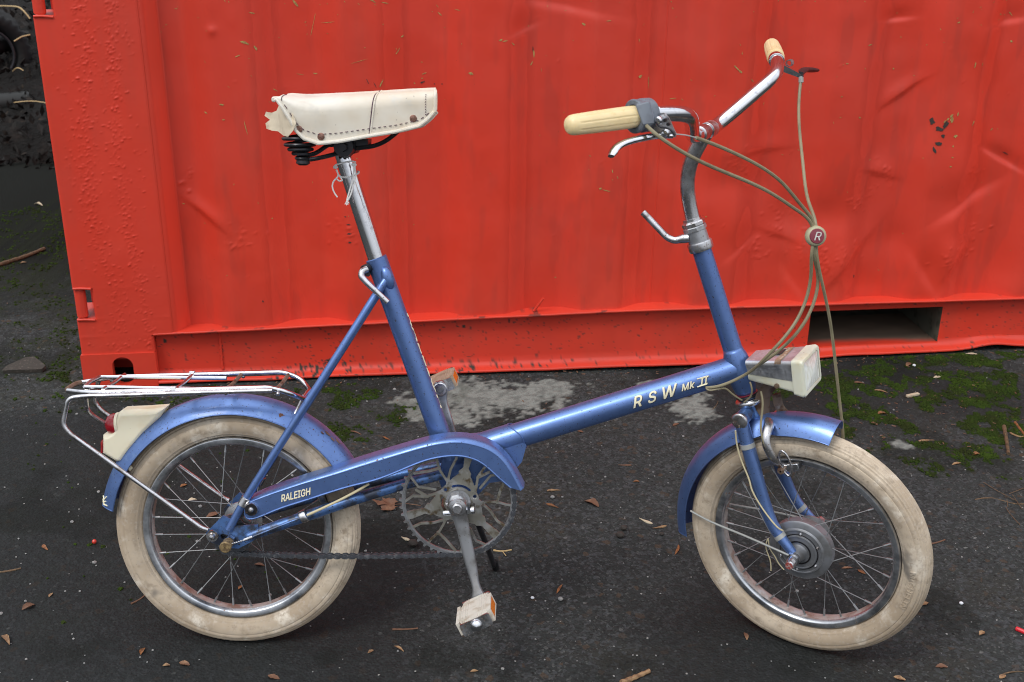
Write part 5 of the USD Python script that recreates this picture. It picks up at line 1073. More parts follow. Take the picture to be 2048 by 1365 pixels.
# front brake
fb = xf('rim_brake', bike)
pv = np.array([.0325, 0, -.1300])
obj('pivot_bolt', rod(S(pv - [.012, 0, 0]), S(pv + [.020, 0, 0]), .0050, 12, .001), 'chrome', fb)
for sgn in (-1, 1):
    arm = [pv + np.array([.004 * sgn, sgn * .006, .002]), pv + np.array([.003, sgn * .030, .000]), pv + np.array([.000, sgn * .046, -.014]), pv + np.array([.000, sgn * .049, -.034]), pv + np.array([.002, sgn * .044, -.054]), pv + np.array([.004, sgn * .034, -.066]), pv + np.array([.006, sgn * .028, -.071])]
    pts = spl([S(p) for p in arm], 6); obj('caliper_arm', tube(pts, np.interp(np.arange(len(pts)), [0, 12, len(pts) - 1], [.0095, .0075, .0050]), 12, flat=.7), 'chrome_worn', fb)
    bk = pv + np.array([.008, sgn * .026, -.075])
    obj('brake_block', mp(rbox(.040, .009, .010, .002), lambda v: S(bk + v + [.006, -sgn * .004, 0])), 'black_plastic', fb)
    obj('shoe_holder', mp(rbox(.026, .008, .013, .002), lambda v: S(bk + v + [.012, sgn * .002, 0])), 'chrome', fb)
    obj('shoe_nut', lathe([(0, .003), (0, .0062), (sgn * .009, .0062), (sgn * .010, .002)], S(bk + [-.004, sgn * .004, -.001]), FY, 6), 'rust_steel', fb, smooth=False)
    lp = [S(bk + np.array([.006 + .0085 * math.cos(t), sgn * .008, .010 + .022 * math.sin(t)])) for t in np.linspace(0, 2 * np.pi, 25)[:-1]]
    obj('wire_loop', tube(lp, .0022, 8, closed=True), 'chrome_worn', fb)
obj('lamp_bracket', tube(spl([S((.012, 0, -.128)), S((.020, 0, -.105)), S((.030, -.002, -.085)), S((.045, -.004, -.072)), S((.060, -.004, -.066))], 6), .0125, 10, flat=.22), 'rust_steel', fb)
obj('lamp_bracket', tube(spl([S(sat(u, v, y)) for u, v, y in ((1553, 788, .006), (1556, 806, .010), (1564, 822, .014), (1584, 838, .016))], 5), .0075, 8, flat=.3), 'rust_steel', fb)
obj('brake_cable', tube(spl([S((.036, -.020, -.072)), S((.036, -.026, -.090)), S((.030, -.034, -.112)), S((.028, -.044, -.128)), S((.030, -.052, -.150)), S((.033, -.050, -.178))], 7), .0018, 6), 'cable_olive', fb)

# head lamp
hl = xf('headlamp', bike)
LX0, LX1, HW0, HW1 = .030, .1135, .026, .0365
def lampsec(t, inset=0.0, k=40):
    x = LX0 + (LX1 - LX0) * t; hw = HW0 + (HW1 - HW0) * t - inset; zt_, zb_ = -.017 - .010 * t - inset, -.050 - .030 * t + inset; x2 = x - .006 * 0
    r = .0055; pts = []
    for cx, cz, a in ((hw - r, zt_ - r, 0), (-hw + r, zt_ - r, 90), (-hw + r, zb_ + r, 180), (hw - r, zb_ + r, 270)):
        for q in np.linspace(0, 90, 7): pts.append((cx + r * math.cos(math.radians(a + q)), cz + r * math.sin(math.radians(a + q))))
    pts = np.array(pts); slope = .012 * (pts[:, 1] - zt_) / .06
    return np.array([S((x + s_, p, q)) for (p, q), s_ in zip(pts, slope)])
secs = np.array([lampsec(t) for t in np.linspace(0, 1, 12)]); secs = np.concatenate([secs, secs[:, :1]], 1)
zrel = np.array([[(FORK @ (p - H0))[2] for p in s_] for s_ in secs])
body = join(grid(secs), hull([p for p in lampsec(0)] + [p for p in lampsec(.02)]))
obj('lamp_body', body, 'cream_lamp', hl, smooth=40)
# chrome hood over the upper two thirds
hood = np.array([lampsec(t, -.0012) for t in np.linspace(-.02, .99, 14)]); idx = list(range(25, 28)) + list(range(0, 14)); 
up_i = [i for i in range(28)]
secz = np.array([(FORK @ (p - H0)) for p in lampsec(.5, -.0012)]); order = np.argsort(np.arctan2(secz[:, 1], secz[:, 2] + .052)); order = [o for o in order if secz[o, 2] > -.0530]
def hoodsec(t):
    p = lampsec(t, -.0014); q = [p[o] for o in order]
    s_ = np.array([FORK @ (a - H0) for a in q]); lowz = s_[:, 2].max() - (.0215 + .0125 * t); a0, a1 = s_[0].copy(), s_[-1].copy(); a0[2] = lowz; a1[2] = lowz
    return np.array([S(a0)] + q + [S(a1)])
HV = np.array([hoodsec(t) for t in np.linspace(-.02, .945, 14)])
obj('lamp_hood', sheet(HV, .0010, -FZ), 'lamp_chrome', hl, smooth=40)
bd3 = np.array([hoodsec(t) + FZ * .0009 for t in np.linspace(.60, .73, 4)]); bd3[..., 1] += np.sign(bd3[..., 1]) * .0004
obj('tape_band', grid(bd3[:, 1:-1]), 'tape_brown', hl, smooth=True)
sw = [S((.068, y, -.0195 - .0)) for y in (-.012, .008)]; obj('switch', mp(rbox(.024, .022, .003, .001), lambda v: S(v + [.070, .006, -.0205])), 'black_plastic', hl)
bez = np.array([lampsec(t, i_) for t, i_ in ((.93, -.0005), (.95, -.0026), (1.12, -.0030), (1.165, -.0010), (1.175, .0025), (1.15, .0050))]); bez = np.concatenate([bez, bez[:, :1]], 1)
obj('lamp_bezel', grid(bez), 'cream_lamp', hl, smooth=40)
ls = lampsec(1.145, .0045); lc = ls.mean(0); LV = np.array([ls + (lc - ls) * t + FX * .0035 * math.sin(t * np.pi / 2) for t in np.linspace(0, 1, 7)]); LV = np.concatenate([LV, LV[:, :1]], 1)
obj('lamp_lens', grid(LV), 'clear_lens', hl, smooth=True)
obj('lamp_screw', lathe([(-.002, .0001), (-.0016, .004), (.001, .0042)], S((.072, -.0335, -.0625)), FY, 14), 'rust_steel', hl)

# luggage rack
lr = xf('luggage_rack', bike); RW = .056
near = [at(130, 784, -.045), at(176, 786, -RW), at(350, 778, -RW), at(540, 775, -RW), at(575, 785, -.050), at(603, 797, -.036), at(607, 790, -.012)]
mir = lambda P: [p * [1, -1, 1] for p in P]
A_ = fillet(near[1:] , .02)
rail = fillet([at(136, 782, -.030), near[1], near[3], at(578, 786, -.052), at(606, 798, -.030)], .020)
obj('outer_rail', tube(np.vstack([rail, rail[::-1] * [1, -1, 1]]), .0042, 12), 'chrome', lr)
tl = at(128, 781, 0); obj('tail_bar', tube(fillet([rail[0], rail[0] + [-.006, .012, 0], (rail[0] + [-.006, .012, 0]) * [1, -1, 1], rail[0] * [1, -1, 1]], .012), .0040, 10), 'rust_steel', lr)
inner = fillet([np.array([rail[0][0] + .030, -.036, rail[1][2] + .0065]), np.array([-.025, -.040, rail[1][2] + .0080])], .01)
for sgn in (1, -1): obj('spring_clip_bar', tube(inner * [1, sgn, 1], .0034, 10), 'chrome', lr)
obj('spring_clip_bar', tube([inner[0], (inner[0] + inner[0] * [1, -1, 1]) / 2 + [-.004, 0, 0], inner[0] * [1, -1, 1]], .0034, 10), 'chrome_worn', lr)
for u in (206, 350, 452, 552):
    pz0 = at(u, 779, -RW * .95); pz1 = pz0 * [1, -1, 1]; obj('cross_bar', tube([pz0, pz0 * [1, 0, 1] + [0, 0, -.002], pz1], .0032, 10), 'chrome_worn' if u < 400 else 'rust_steel', lr)
for u in (347,):
    pz0 = at(u, 779, -RW); 
    for sgn in (1, -1): obj('bar_joint', rod(pz0 * [1, sgn, 1] + [-.004, 0, 0], pz0 * [1, sgn, 1] + [.004, 0, 0], .0054, 10), 'chrome_worn', lr)
stay = fillet([at(545, 781, -.0625), at(300, 789, -.064), at(165, 793, -.066), at(136, 797, -.070), at(126, 850, -.072), at(140, 868, -.073), at(405, 1057, -.074), at(416, 1060, -.073)], .028, 7)
for sgn in (1, -1):
    obj('rack_stay', tube(stay * [1, sgn, 1], .0038, 12), 'chrome_worn', lr)
    e = at(425, 1072, -.073) * [1, sgn, 1]
    obj('stay_eye', join(lathe([(-.0025, .004), (-.0025, .0095), (.0025, .0095), (.0025, .004)], e, Y_, 20), lathe([(-sgn * .0095, .0001), (-sgn * .0085, .004), (-sgn * .004, .0062), (0, .0065)], e, Y_, 18)), 'chrome_worn', lr)
    obj('rack_screw', join(*[sphere(at(u, v, -.061) * [1, sgn, 1], .0036, 1) for u, v in ((172, 796), (346, 789), (452, 787), (556, 788))]), 'chrome_worn', lr)
lbr = [at(172, 797, -.050), at(174, 815, -.045), at(182, 828, -.030), at(205, 844, -.012), at(225, 852, -.004)]
obj('lamp_bracket', tube(spl(lbr, 6), .0036, 10), 'chrome_worn', lr)
obj('rack_strut', tube([at(608, 790, -.020), at(598, 812, -.020), at(590, 828, -.026)], .0026, 8), 'chrome_worn', lr)

# rear lamp: cream fairing with a red bulb lens
rl = xf('tail_lamp', bike)
fairing_px = [(243, 822), (290, 820), (330, 817), (318, 838), (288, 868), (262, 900), (244, 925), (232, 925), (204, 908), (204, 872), (216, 868), (226, 862), (230, 840), (234, 828)]
poly = Polygon([tuple(at(u, v, -.018)[[0, 2]]) for u, v in fairing_px]).buffer(.003).buffer(-.003)
ft = trimesh.creation.extrude_polygon(poly, .040, engine='earcut'); v, f = trimesh.remesh.subdivide_to_size(np.array(ft.vertices), np.array(ft.faces), .0035, max_iter=9)[:2]
dist_b = np.array([poly.exterior.distance(Point(p)) for p in v[:, :2]]); bulge = 1 - (1 - np.clip(dist_b / .008, 0, 1)) ** 2.2
yv = np.where(v[:, 2] < .001, -.012 - .012 * bulge, np.where(v[:, 2] > .039, .012 + .012 * bulge, (v[:, 2] - .02) * .6))
obj('fairing', (np.stack([v[:, 0], yv, v[:, 1]], 1), f[:, ::-1]), 'cream_plastic', rl, smooth=60)
rcn = at(219, 846, -.006); obj('red_lens', lathe([(-.004, .0185), (.006, .0180), (.013, .0145), (.0175, .008), (.0187, .0001)], rcn + [.012, 0, -.002], (-.95, -.02, -.10), 28), 'red_lens', rl, smooth=True)
obj('lens_ring', lathe([(-.006, .0192), (-.003, .0197), (-.001, .0187)], rcn + [.012, 0, -.002], (-.95, -.02, -.10), 28), 'cream_plastic', rl)
lo = at(206, 915, 0); obj('red_reflector', mp(rbox(.002, .022, .022, .0009), lambda v: v @ rotm(.05, Y_).T + at(205, 892, 0) + [.0015, 0, 0]), 'red_lens', rl)
obj('lamp_screw', rod(at(262, 932, -.012), at(254, 938, -.016), .006, 10, .001), 'cream_plastic', rl)

# prop stand under the bottom bracket
ks = xf('kickstand', bike)
foot = BIKE @ (np.append(on_ground(988, 1143)[:2], 0.012) - HUB)
obj('stand_leg', tube(spl([BBX + [.010, .012, -.018], BBX + [.02, .05, -.05], .5 * (BBX + foot) + [.012, .01, -.02], foot], 7), np.linspace(.0055, .0048, 22), 12), 'black_steel', ks)
obj('stand_foot', rod(foot + [0, -.004, .012], foot + [.004, .006, -.009], .0065, 12, .002), 'old_rubber', ks)
obj('stand_clamp', shift(rbox(.04, .05, .016, .003), BBX + [-.01, 0, -.027]), 'rust_steel', ks)
LIFT = 0.0

# string knotted round the seat post
W_ = lambda p: (HUB + np.asarray(p) @ BIKE)
st = xf('string_tie', loc=W_(at(690, 335, -.014)), label='frayed white string knotted round the chrome seat post', cat='string'); so = W_(at(690, 335, -.014))
pc_ = po1 - sd * .030; ex_ = np.cross(sd, Y_); lp = [W_(pc_ + (.0150 + .001 * math.sin(3 * t)) * (math.cos(t) * ex_ + math.sin(t) * Y_) + sd * (.004 * math.sin(t + .6))) - so for t in np.linspace(0, 2 * np.pi, 33)]
obj('loop', tube(lp, .0013, 7), 'string_white', st)
kn = [(668, 334), (672, 330), (680, 328), (700, 323), (712, 325)]; obj('loop', tube(spl([W_(at(u, v, -.0165)) - so for u, v in kn], 5), .0012, 7), 'string_white', st)
obj('knot', join(sphere(W_(at(708, 330, -.018)) - so, 0.0032, 2, (1.3, 1, 1)), sphere(W_(at(671, 335, -.016)) - so, 0.0028, 2, (1.4, 1, 1))), 'string_white', st)
for pts in ([(708, 332), (707, 350), (702, 372), (696, 392), (693, 405)], [(709, 332), (711, 352), (706, 375), (700, 393), (695, 402)], [(672, 340), (676, 352), (668, 362), (665, 375), (670, 388), (675, 395)], [(674, 340), (677, 350), (684, 361), (678, 362), (672, 356)]):
    obj('loose_end', tube(spl([W_(at(u, v, -.0195)) - so for u, v in pts], 6), .0012, 7), 'string_white', st)
obj('frayed_end', join(*[tube([W_(at(694, 402, -.0195)) - so, W_(at(694 + a, 409 + b, -.0195)) - so], .0008, 5) for a, b in ((-4, 0), (-1, 2), (2, 1), (4, -2))]), 'string_white', st)
# ------------------------------------------------------------------ things lying on the ground
def gpt(u, v, h=0.0):
    p = on_ground(u, v)
    for _ in range(3): p = on_ground(u, v, ground_z(p[0], p[1]) + h)
    return p
def blade(L_, W_, seed, curl=.25, point=1.0, thick=.0006, stem=0.0):
    """A small dry leaf, husk or scrap: pointed sheet, curled along and across, along +x, centred."""
    r_ = np.random.default_rng(seed); t = np.linspace(0, 1, 13); s = np.linspace(-1, 1, 7)
    w = W_ / 2 * np.sin(np.pi * np.clip(t, .02, .98)) ** (.55 if point > .5 else .25) * (1 + .25 * (r_.random(13) - .5)) * np.interp(t, [0, .35, 1], [.75, 1.15, .75])
    k = r_.normal(0, .4, 4); V = np.zeros((13, 7, 3))
    for i in range(13):
        V[i, :, 0] = (t[i] - .5) * L_ + .04 * L_ * s * k[3]; V[i, :, 1] = s * w[i] + .10 * L_ * k[0] * math.sin(np.pi * t[i])
        V[i, :, 2] = curl * w[i] * s ** 2 * (1 + k[1]) + .05 * L_ * (1 + k[2]) * math.sin(np.pi * t[i]) + .06 * W_ * (r_.random(7) - .5)
    m_ = sheet(V, thick, (0, 0, 1))
    if stem: m_ = join(m_, tube([V[-1, 3], V[-1, 3] + [.5 * stem, .1 * stem, .0], V[-1, 3] + [stem, 0, .001]], .0006, 5))
    v, f = m_; v = v - [0, 0, v[:, 2].min()]; return v, f
def husk(L_, W_, seed):               # split seed husk: half tube with a pointed tail
    r_ = np.random.default_rng(seed); t = np.linspace(0, 1, 16); a = np.linspace(-.2, np.pi + .2, 9); rad = W_ / 2 * np.interp(t, [0, .12, .35, .62, 1], [.35, .8, 1, .55, .08])
    V = np.array([[[(q - .5) * L_, r * math.cos(b) + .05 * L_ * math.sin(q * 3), r * math.sin(b) * .8] for b in a] for q, r in zip(t, rad)])
    v, f = sheet(V, .0005, (0, 0, 1)); return v - [0, 0, v[:, 2].min()], f
def place(name, mesh, mat, u, v, ang_px=None, h=0.0, ang=None, tilt=0.0, label=None, cat='leaf', group=None):
    p = gpt(u, v)
    if ang_px is not None: q = gpt(*ang_px); ang = math.atan2(q[1] - p[1], q[0] - p[0])
    vv, f = tri(mesh); R = rotm(ang or 0, np.array([0, 0, 1.])) @ rotm(tilt, np.array([1., 0, 0])); vv = vv @ R.T
    return obj(name, (vv + p + [0, 0, h + .0008], f), mat, smooth=40, label=label, cat=cat, group=group)
def length(u0, v0, u1, v1): return float(np.linalg.norm(gpt(u0, v0) - gpt(u1, v1)))
# maple leaf behind the chain wheel
lobes = []
for a, r_ in ((180, 1.0), (126, .80), (234, .80), (70, .52), (290, .52)):
    a = math.radians(a); d = np.array([math.cos(a), math.sin(a)]); n_ = np.array([-d[1], d[0]])
    lobes.append(Polygon([(0, 0), tuple(.45 * r_ * d + .17 * n_), tuple(.62 * r_ * d + .25 * n_), tuple(.72 * r_ * d + .10 * n_), tuple(r_ * d), tuple(.72 * r_ * d - .10 * n_), tuple(.62 * r_ * d - .25 * n_), tuple(.45 * r_ * d - .17 * n_)]))
ml = shapely.union_all(lobes + [Point(0, 0).buffer(.2)]); ml = affinity.scale(ml, .042, .042, origin=(0, 0))
e = trimesh.creation.extrude_polygon(ml, .0006, engine='earcut'); v, f = trimesh.remesh.subdivide_to_size(np.array(e.vertices), np.array(e.faces), .005, max_iter=8)[:2]
v = v.copy(); v[:, 2] += .30 * v[:, 0] ** 2 / .04 + .012 * (fbm(np.c_[v[:, :2] * 60, 0 * v[:, 0]], 2, 6) - .4); v[:, 2] -= v[:, 2].min()
v, f = join((v, f), tube([(0, 0, .004), (.03, .002, .006), (.062, .0, .002)], .0007, 5))
place('maple_leaf', (v, f), 'leaf_brown', 782, 1014, ang=.05, label='brown lobed maple leaf lying behind the chain wheel', cat='leaf')
# long single pieces: (name, mat, (u0, v0), (u1, v1), width m, shape, label, category)
ITEMS = [
 ('seed_husk', 'leaf_tan', (1093, 983), (1122, 982), .0075, 'husk', 'pale seed husk just right of the chain wheel, above a round pebble', 'seed husk'),
 ('seed_husk', 'leaf_orange', (1092, 1009), (1118, 1018), .0080, 'husk', 'orange seed husk right of the chain wheel, below a round pebble', 'seed husk'),
 ('seed_husk', 'leaf_pale', (1306, 1050), (1277, 1037), .0085, 'husk', 'cream and brown split seed husk midway between chain wheel and front wheel', 'seed husk'),
 ('seed_husk', 'leaf_tan', (1334, 1053), (1303, 1058), .0070, 'husk', 'tailed tan seed husk nearest the rear tip of the front mudguard', 'seed husk'),
 ('seed_husk', 'leaf_brown', (1264, 932), (1235, 931), .0060, 'husk', 'slim reddish seed husk under the middle of the main tube', 'seed husk'),
 ('seed_husk', 'leaf_tan', (1835, 884), (1870, 882), .0075, 'husk', 'long brown seed husk on bare asphalt above the front tyre', 'seed husk'),
 ('leaf_scrap', 'leaf_brown', (1168, 1003), (1198, 1016), .020, 'leaf', 'flat rust brown leaf scrap right of the chain wheel', 'leaf'),
 ('leaf_scrap', 'leaf_orange', (1266, 965), (1279, 965), .0075, 'leaf', 'small orange leaf flake below the main tube', 'leaf'),
 ('leaf_scrap', 'leaf_brown', (1155, 863), (1167, 866), .008, 'leaf', 'rusty leaf flake tucked under the lower edge of the main tube', 'leaf'),
 ('leaf_scrap', 'leaf_brown', (1345, 853), (1358, 848), .009, 'leaf', 'red brown leaf flake behind the front mudguard near the pale patch', 'leaf'),
 ('wood_sliver', 'leaf_orange', (765, 874), (781, 882), .0055, 'leaf', 'bright orange wood sliver left of the seat tube foot', 'wood sliver'),
 ('wood_sliver', 'leaf_brown', (695, 863), (724, 871), .0045, 'leaf', 'thin brown wood sliver above the chain guard', 'wood sliver'),
 ('wood_sliver', 'leaf_orange', (1113, 1189), (1125, 1170), .0055, 'leaf', 'orange wood sliver right of the lower pedal crank', 'wood sliver'),
 ('wood_sliver', 'leaf_orange', (1349, 1112), (1357, 1090), .006, 'leaf', 'orange wood sliver just left of the front tyre', 'wood sliver'),
 ('wood_chip', 'leaf_pale', (1812, 796), (1838, 790), .010, 'chip', 'square cut pale wood chip on moss below the forklift pocket', 'wood chip'),
 ('bark_scrap', 'leaf_pale', (1866, 757), (1884, 752), .012, 'leaf', 'whitish bark scrap in the moss below the forklift pocket', 'bark scrap'),
 ('bark_scrap', 'leaf_pale', (1930, 709), (1957, 710), .010, 'leaf', 'cream bark scrap tight against the container flange', 'bark scrap'),
 ('leaf_scrap', 'leaf_brown', (1812, 735), (1824, 728), .014, 'leaf', 'upright brown leaf scrap in moss under the forklift pocket', 'leaf'),
 ('leaf_scrap', 'leaf_brown', (1702, 767), (1730, 768), .009, 'leaf', 'grey brown leaf sliver on moss beside the hanging brake cable', 'leaf'),
 ('leaf_scrap', 'leaf_tan', (1746, 781), (1776, 787), .009, 'leaf', 'long dull leaf scrap on moss right of the hanging brake cable', 'leaf'),
 ('leaf_scrap', 'leaf_orange', (1753, 830), (1773, 828), .012, 'leaf', 'tan leaf scrap with a moss tuft right of the front mudguard', 'leaf'),
 ('leaf_scrap', 'leaf_brown', (1787, 837), (1797, 842), .010, 'leaf', 'dark red leaf scrap right of the front mudguard tip', 'leaf'),
 ('leaf_scrap', 'leaf_brown', (1740, 845), (1756, 852), .009, 'leaf', 'maroon leaf scrap nearest the front mudguard tip', 'leaf'),
 ('leaf_scrap', 'leaf_orange', (1944, 911), (1960, 910), .013, 'leaf', 'orange brown leaf scrap at the right between moss and open asphalt', 'leaf'),
 ('leaf_scrap', 'leaf_tan', (1903, 931), (1922, 927), .008, 'leaf', 'pointed tan leaf scrap below the orange brown one at the right', 'leaf'),
 ('leaf_scrap', 'leaf_brown', (44, 1222), (70, 1210), .016, 'leaf', 'folded brown leaf on asphalt left of the rear tyre', 'leaf'),
 ('wood_sliver', 'leaf_orange', (86, 1090), (96, 1102), .008, 'leaf', 'orange wood sliver left of the rear wheel hub', 'wood sliver'),
 ('wood_sliver', 'leaf_tan', (98, 1196), (106, 1187), .006, 'leaf', 'tiny tan wood sliver left of the rear tyre', 'wood sliver'),
 ('wood_sliver', 'leaf_orange', (281, 1312), (291, 1297), .0075, 'leaf', 'orange wood sliver in front of the rear tyre', 'wood sliver'),
 ('leaf_scrap', 'leaf_tan', (325, 1333), (341, 1332), .007, 'leaf', 'tan leaf flake at the lower left beside a dark crumpled one', 'leaf'),
 ('leaf_scrap', 'leaf_brown', (358, 1326), (380, 1332), .012, 'leaf', 'dark crumpled leaf flake at the lower left', 'leaf'),
 ('leaf_scrap', 'leaf_tan', (2, 1273), (20, 1292), .010, 'leaf', 'bent straw coloured leaf blade at the lower left corner', 'leaf'),
 ('wood_sliver', 'leaf_tan', (735, 1308), (748, 1302), .007, 'leaf', 'short pale wood sliver below the rear tyre, left of the pedal', 'wood sliver'),
 ('wood_sliver', 'leaf_tan', (788, 1293), (808, 1305), .005, 'leaf', 'curved straw sliver below and left of the pedal', 'wood sliver'),
 ('wood_sliver', 'leaf_tan', (940, 1345), (957, 1343), .006, 'leaf', 'pale wood sliver in front of the lower pedal', 'wood sliver'),
 ('seed_husk', 'leaf_pale', (820, 1083), (802, 1075), .009, 'husk', 'pale split seed husk seen below the chain by the chain wheel', 'seed husk'),
 ('leaf_scrap', 'leaf_brown', (1870, 1335), (1896, 1336), .012, 'leaf', 'brown crumpled leaf at the lower right in front of the front tyre', 'leaf'),
 ('leaf_scrap', 'leaf_tan', (1786, 1355), (1812, 1362), .011, 'leaf', 'mottled tan leaf scrap on the lower edge at the right', 'leaf'),
 ('leaf_scrap', 'leaf_tan', (1958, 1272), (1968, 1264), .010, 'leaf', 'small yellow leaf scrap left of the red pen', 'leaf'),
 ('leaf_scrap', 'leaf_tan', (1998, 1358), (2012, 1352), .010, 'leaf', 'tan leaf scrap at the lower right corner', 'leaf'),
 ('leaf_scrap', 'leaf_tan', (1842, 1212), (1856, 1206), .011, 'leaf', 'ochre leaf scrap touching the front tyre on its right', 'leaf'),
 ('leaf_scrap', 'leaf_brown', (1488, 1266), (1494, 1282), .008, 'leaf', 'dark orange leaf flake under the front tyre', 'leaf'),
 ('leaf_scrap', 'leaf_pale', (68, 409), (86, 413), .014, 'leaf', 'whitish leaf scrap on asphalt left of the container', 'leaf'),
 ('leaf_scrap', 'leaf_tan', (40, 528), (54, 526), .011, 'leaf', 'small buff leaf scrap below the stick left of the container', 'leaf'),
 ('leaf_scrap', 'leaf_brown', (535, 1352), (560, 1360), .011, 'leaf', 'brown leaf flake on the lower edge below the rear tyre', 'leaf'),
 ('leaf_scrap', 'leaf_orange', (476, 1180), (486, 1172), .007, 'leaf', 'rust leaf flake seen through the lower spokes of the rear wheel', 'leaf'),
 ('leaf_scrap', 'leaf_brown', (508, 1130), (530, 1133), .008, 'leaf', 'reddish leaf scrap seen through the rear wheel below the chain', 'leaf'),
 ('leaf_scrap', 'leaf_orange', (360, 975), (374, 970), .010, 'leaf', 'ochre leaf scrap seen through the rear wheel behind the rack stay', 'leaf'),
 ('leaf_scrap', 'leaf_brown', (412, 1036), (440, 1026), .016, 'leaf', 'brown leaf scrap seen behind the rear hub', 'leaf'),
 ('leaf_scrap', 'leaf_pale', (375, 1003), (394, 1000), .010, 'leaf', 'grey white leaf scrap seen through the rear wheel', 'leaf'),
 ('leaf_scrap', 'leaf_orange', (1715, 1140), (1731, 1150), .009, 'leaf', 'bright rust leaf seen through the front wheel right of the hub', 'leaf'),
 ('leaf_scrap', 'leaf_brown', (1682, 1138), (1706, 1137), .007, 'leaf', 'slim red brown leaf seen through the front wheel beside the hub', 'leaf'),
]
for i, (nm, mt, a, b, w, kind, lab, cat) in enumerate(ITEMS):
    L_ = max(length(*a, *b) * .92, .006); w = w * .85
    mesh_ = husk(L_, w, 300 + i) if kind == 'husk' else mp(rbox(L_, w, .006, .0012), lambda v: v + [0, 0, .003]) if kind == 'chip' else blade(L_, w, 300 + i, rng.uniform(.15, .55))
    place(nm, mesh_, mt, (a[0] + b[0]) / 2, (a[1] + b[1]) / 2, b, label=lab, cat=cat, group={'seed_husk': 'seed husks scattered on the asphalt', 'leaf_scrap': 'dead leaf scraps on the ground', 'wood_sliver': 'wood slivers on the asphalt', 'bark_scrap': 'bark scraps in the moss'}.get(nm))
def stick(name, pts, r, mat, label, cat='twig', twigs=()):
    P = [gpt(u, v, r * .8 + (q[0] if q else 0)) for u, v, *q in pts]; ms = tube(spl(P, 6), np.linspace(r, r * .75, len(spl(P, 6))) * (1 + .12 * np.sin(np.arange(len(spl(P, 6))) * 2.3)), 8)
    for tw_ in twigs: Q = [gpt(u, v, .002 + (q[0] if q else 0)) for u, v, *q in tw_]; ms = join(ms, tube(spl(Q, 5), r * .45, 6))
    return obj(name, ms, mat, label=label, cat=cat, group='twigs on the ground' if name == 'twig' else None)
stick('stick', [(-30, 540), (10, 526), (50, 513), (89, 497)], .0075, 'twig_brown', 'straight brown stick on the asphalt left of the container', 'stick')
stick('stick', [(1242, 1366), (1270, 1355), (1299, 1342)], .0046, 'leaf_tan', 'tan stick cut by the lower edge of the picture', 'stick')
stick('straw', [(987, 1101), (1004, 1103), (1023, 1100)], .0019, 'straw', 'forked straw right of the chain wheel', 'straw', [[(1004, 1102), (1012, 1112)]])
stick('twig', [(785, 1259), (812, 1259), (836, 1257)], .0017, 'leaf_brown', 'thin straight brown twig left of the lower pedal', 'twig')
stick('twig', [(1950, 1000), (1985, 997), (2030, 1008), (2060, 1006)], .0016, 'twig_brown', 'thin twig tangle on asphalt at the right edge', 'twig', [[(1967, 965), (2000, 985, .004), (2035, 1003, .006)], [(2018, 988, .004), (2060, 972)], [(2012, 1015), (2020, 1028), (2040, 1050)], [(2025, 990, .006), (2045, 1020)], [(2014, 1000), (2016, 1015)]])
stick('bark_strip', [(2008, 853), (2013, 880), (2017, 908)], .0048, 'twig_brown', 'brown bark strip lying in moss near the right edge', 'bark strip')
stick('twig', [(2030, 845), (2048, 868), (2060, 880)], .0030, 'leaf_orange', 'orange brown twig in moss touching the right edge', 'twig')
stick('twig', [(2020, 866), (2040, 874), (2052, 872)], .0022, 'leaf_tan', 'pale short twig crossing below the orange brown one', 'twig')
stick('twig', [(1400, 828), (1420, 822), (1432, 812), (1436, 803)], .0010, 'twig_brown', 'hair thin dark twig across the small pale patch', 'twig')
stick('twig', [(-5, 1146), (20, 1142), (42, 1137)], .0022, 'twig_brown', 'dark twig at the left edge beside the rear mudguard tip', 'twig')
stick('twig', [(262, 1208), (278, 1200), (290, 1191)], .0016, 'leaf_brown', 'fine brown twig poking out left of the rear tyre', 'twig')
stick('twig', [(1850, 1090), (1872, 1086), (1890, 1080)], .0018, 'leaf_brown', 'rusty twig just right of the front tyre', 'twig')
stick('twig', [(2000, 1352), (2020, 1345), (2055, 1344)], .0014, 'twig_brown', 'fine twig in the lower right corner', 'twig')
for u, v, s, mt, lab in [(1105, 997, .0042, 'stone_grey', 'round grey pebble between two seed husks'), (1922, 1209, .0034, 'pebble_white', 'small bright white pebble on bare asphalt at the right'), (1121, 1201, .0044, 'stone_grey', 'pale grey pebble below the orange sliver'),
    (1065, 1198, .0030, 'pebble_white', 'tiny cream pebble right of the lower pedal'), (1828, 733, .0040, 'pebble_white', 'white stone chip in moss below the forklift pocket'), (904, 1018, .002, 'stone_grey', 'pebble')][:5]:
    place('pebble', mp(sphere((0, 0, s * .6), s, 2, (1.15, 1, .8)), lambda q: q + .25 * s * (fbm(q / s * 1.2, 2, 8)[:, None] - .5)), mt, u, v, label=lab, cat='pebble', group='pebbles on the ground')
for u, v, s, lab in [(1240, 1075, .0075, 'dark round dropping left of the front wheel'), (1247, 1060, .0060, 'dark crumbled dropping just above the round one'), (1323, 1071, .0040, 'small dark brown crumb near the tailed seed husk'), (826, 1092, .0085, 'dark mossy lump below the chain wheel beside a pale husk')]:
    place('lump', mp(sphere((0, 0, s * .7), s, 2, (1.1, 1, .85)), lambda q: q * (1 + .35 * (fbm(q / s * 1.5, 2, 3)[:, None] - .5))), 'dropping', u, v, label=lab, cat='lump', group='dark lumps on the asphalt')
place('berry', sphere((0, 0, .0042), .0044, 2), 'berry_red', 189, 1088, label='small bright red berry left of the rear wheel', cat='berry')
st3 = trimesh.creation.extrude_polygon(Polygon([(-.047, -.012), (.045, -.010), (.050, .004), (.014, .040), (-.006, .036), (-.040, .004)]).buffer(.003), .010, engine='earcut')
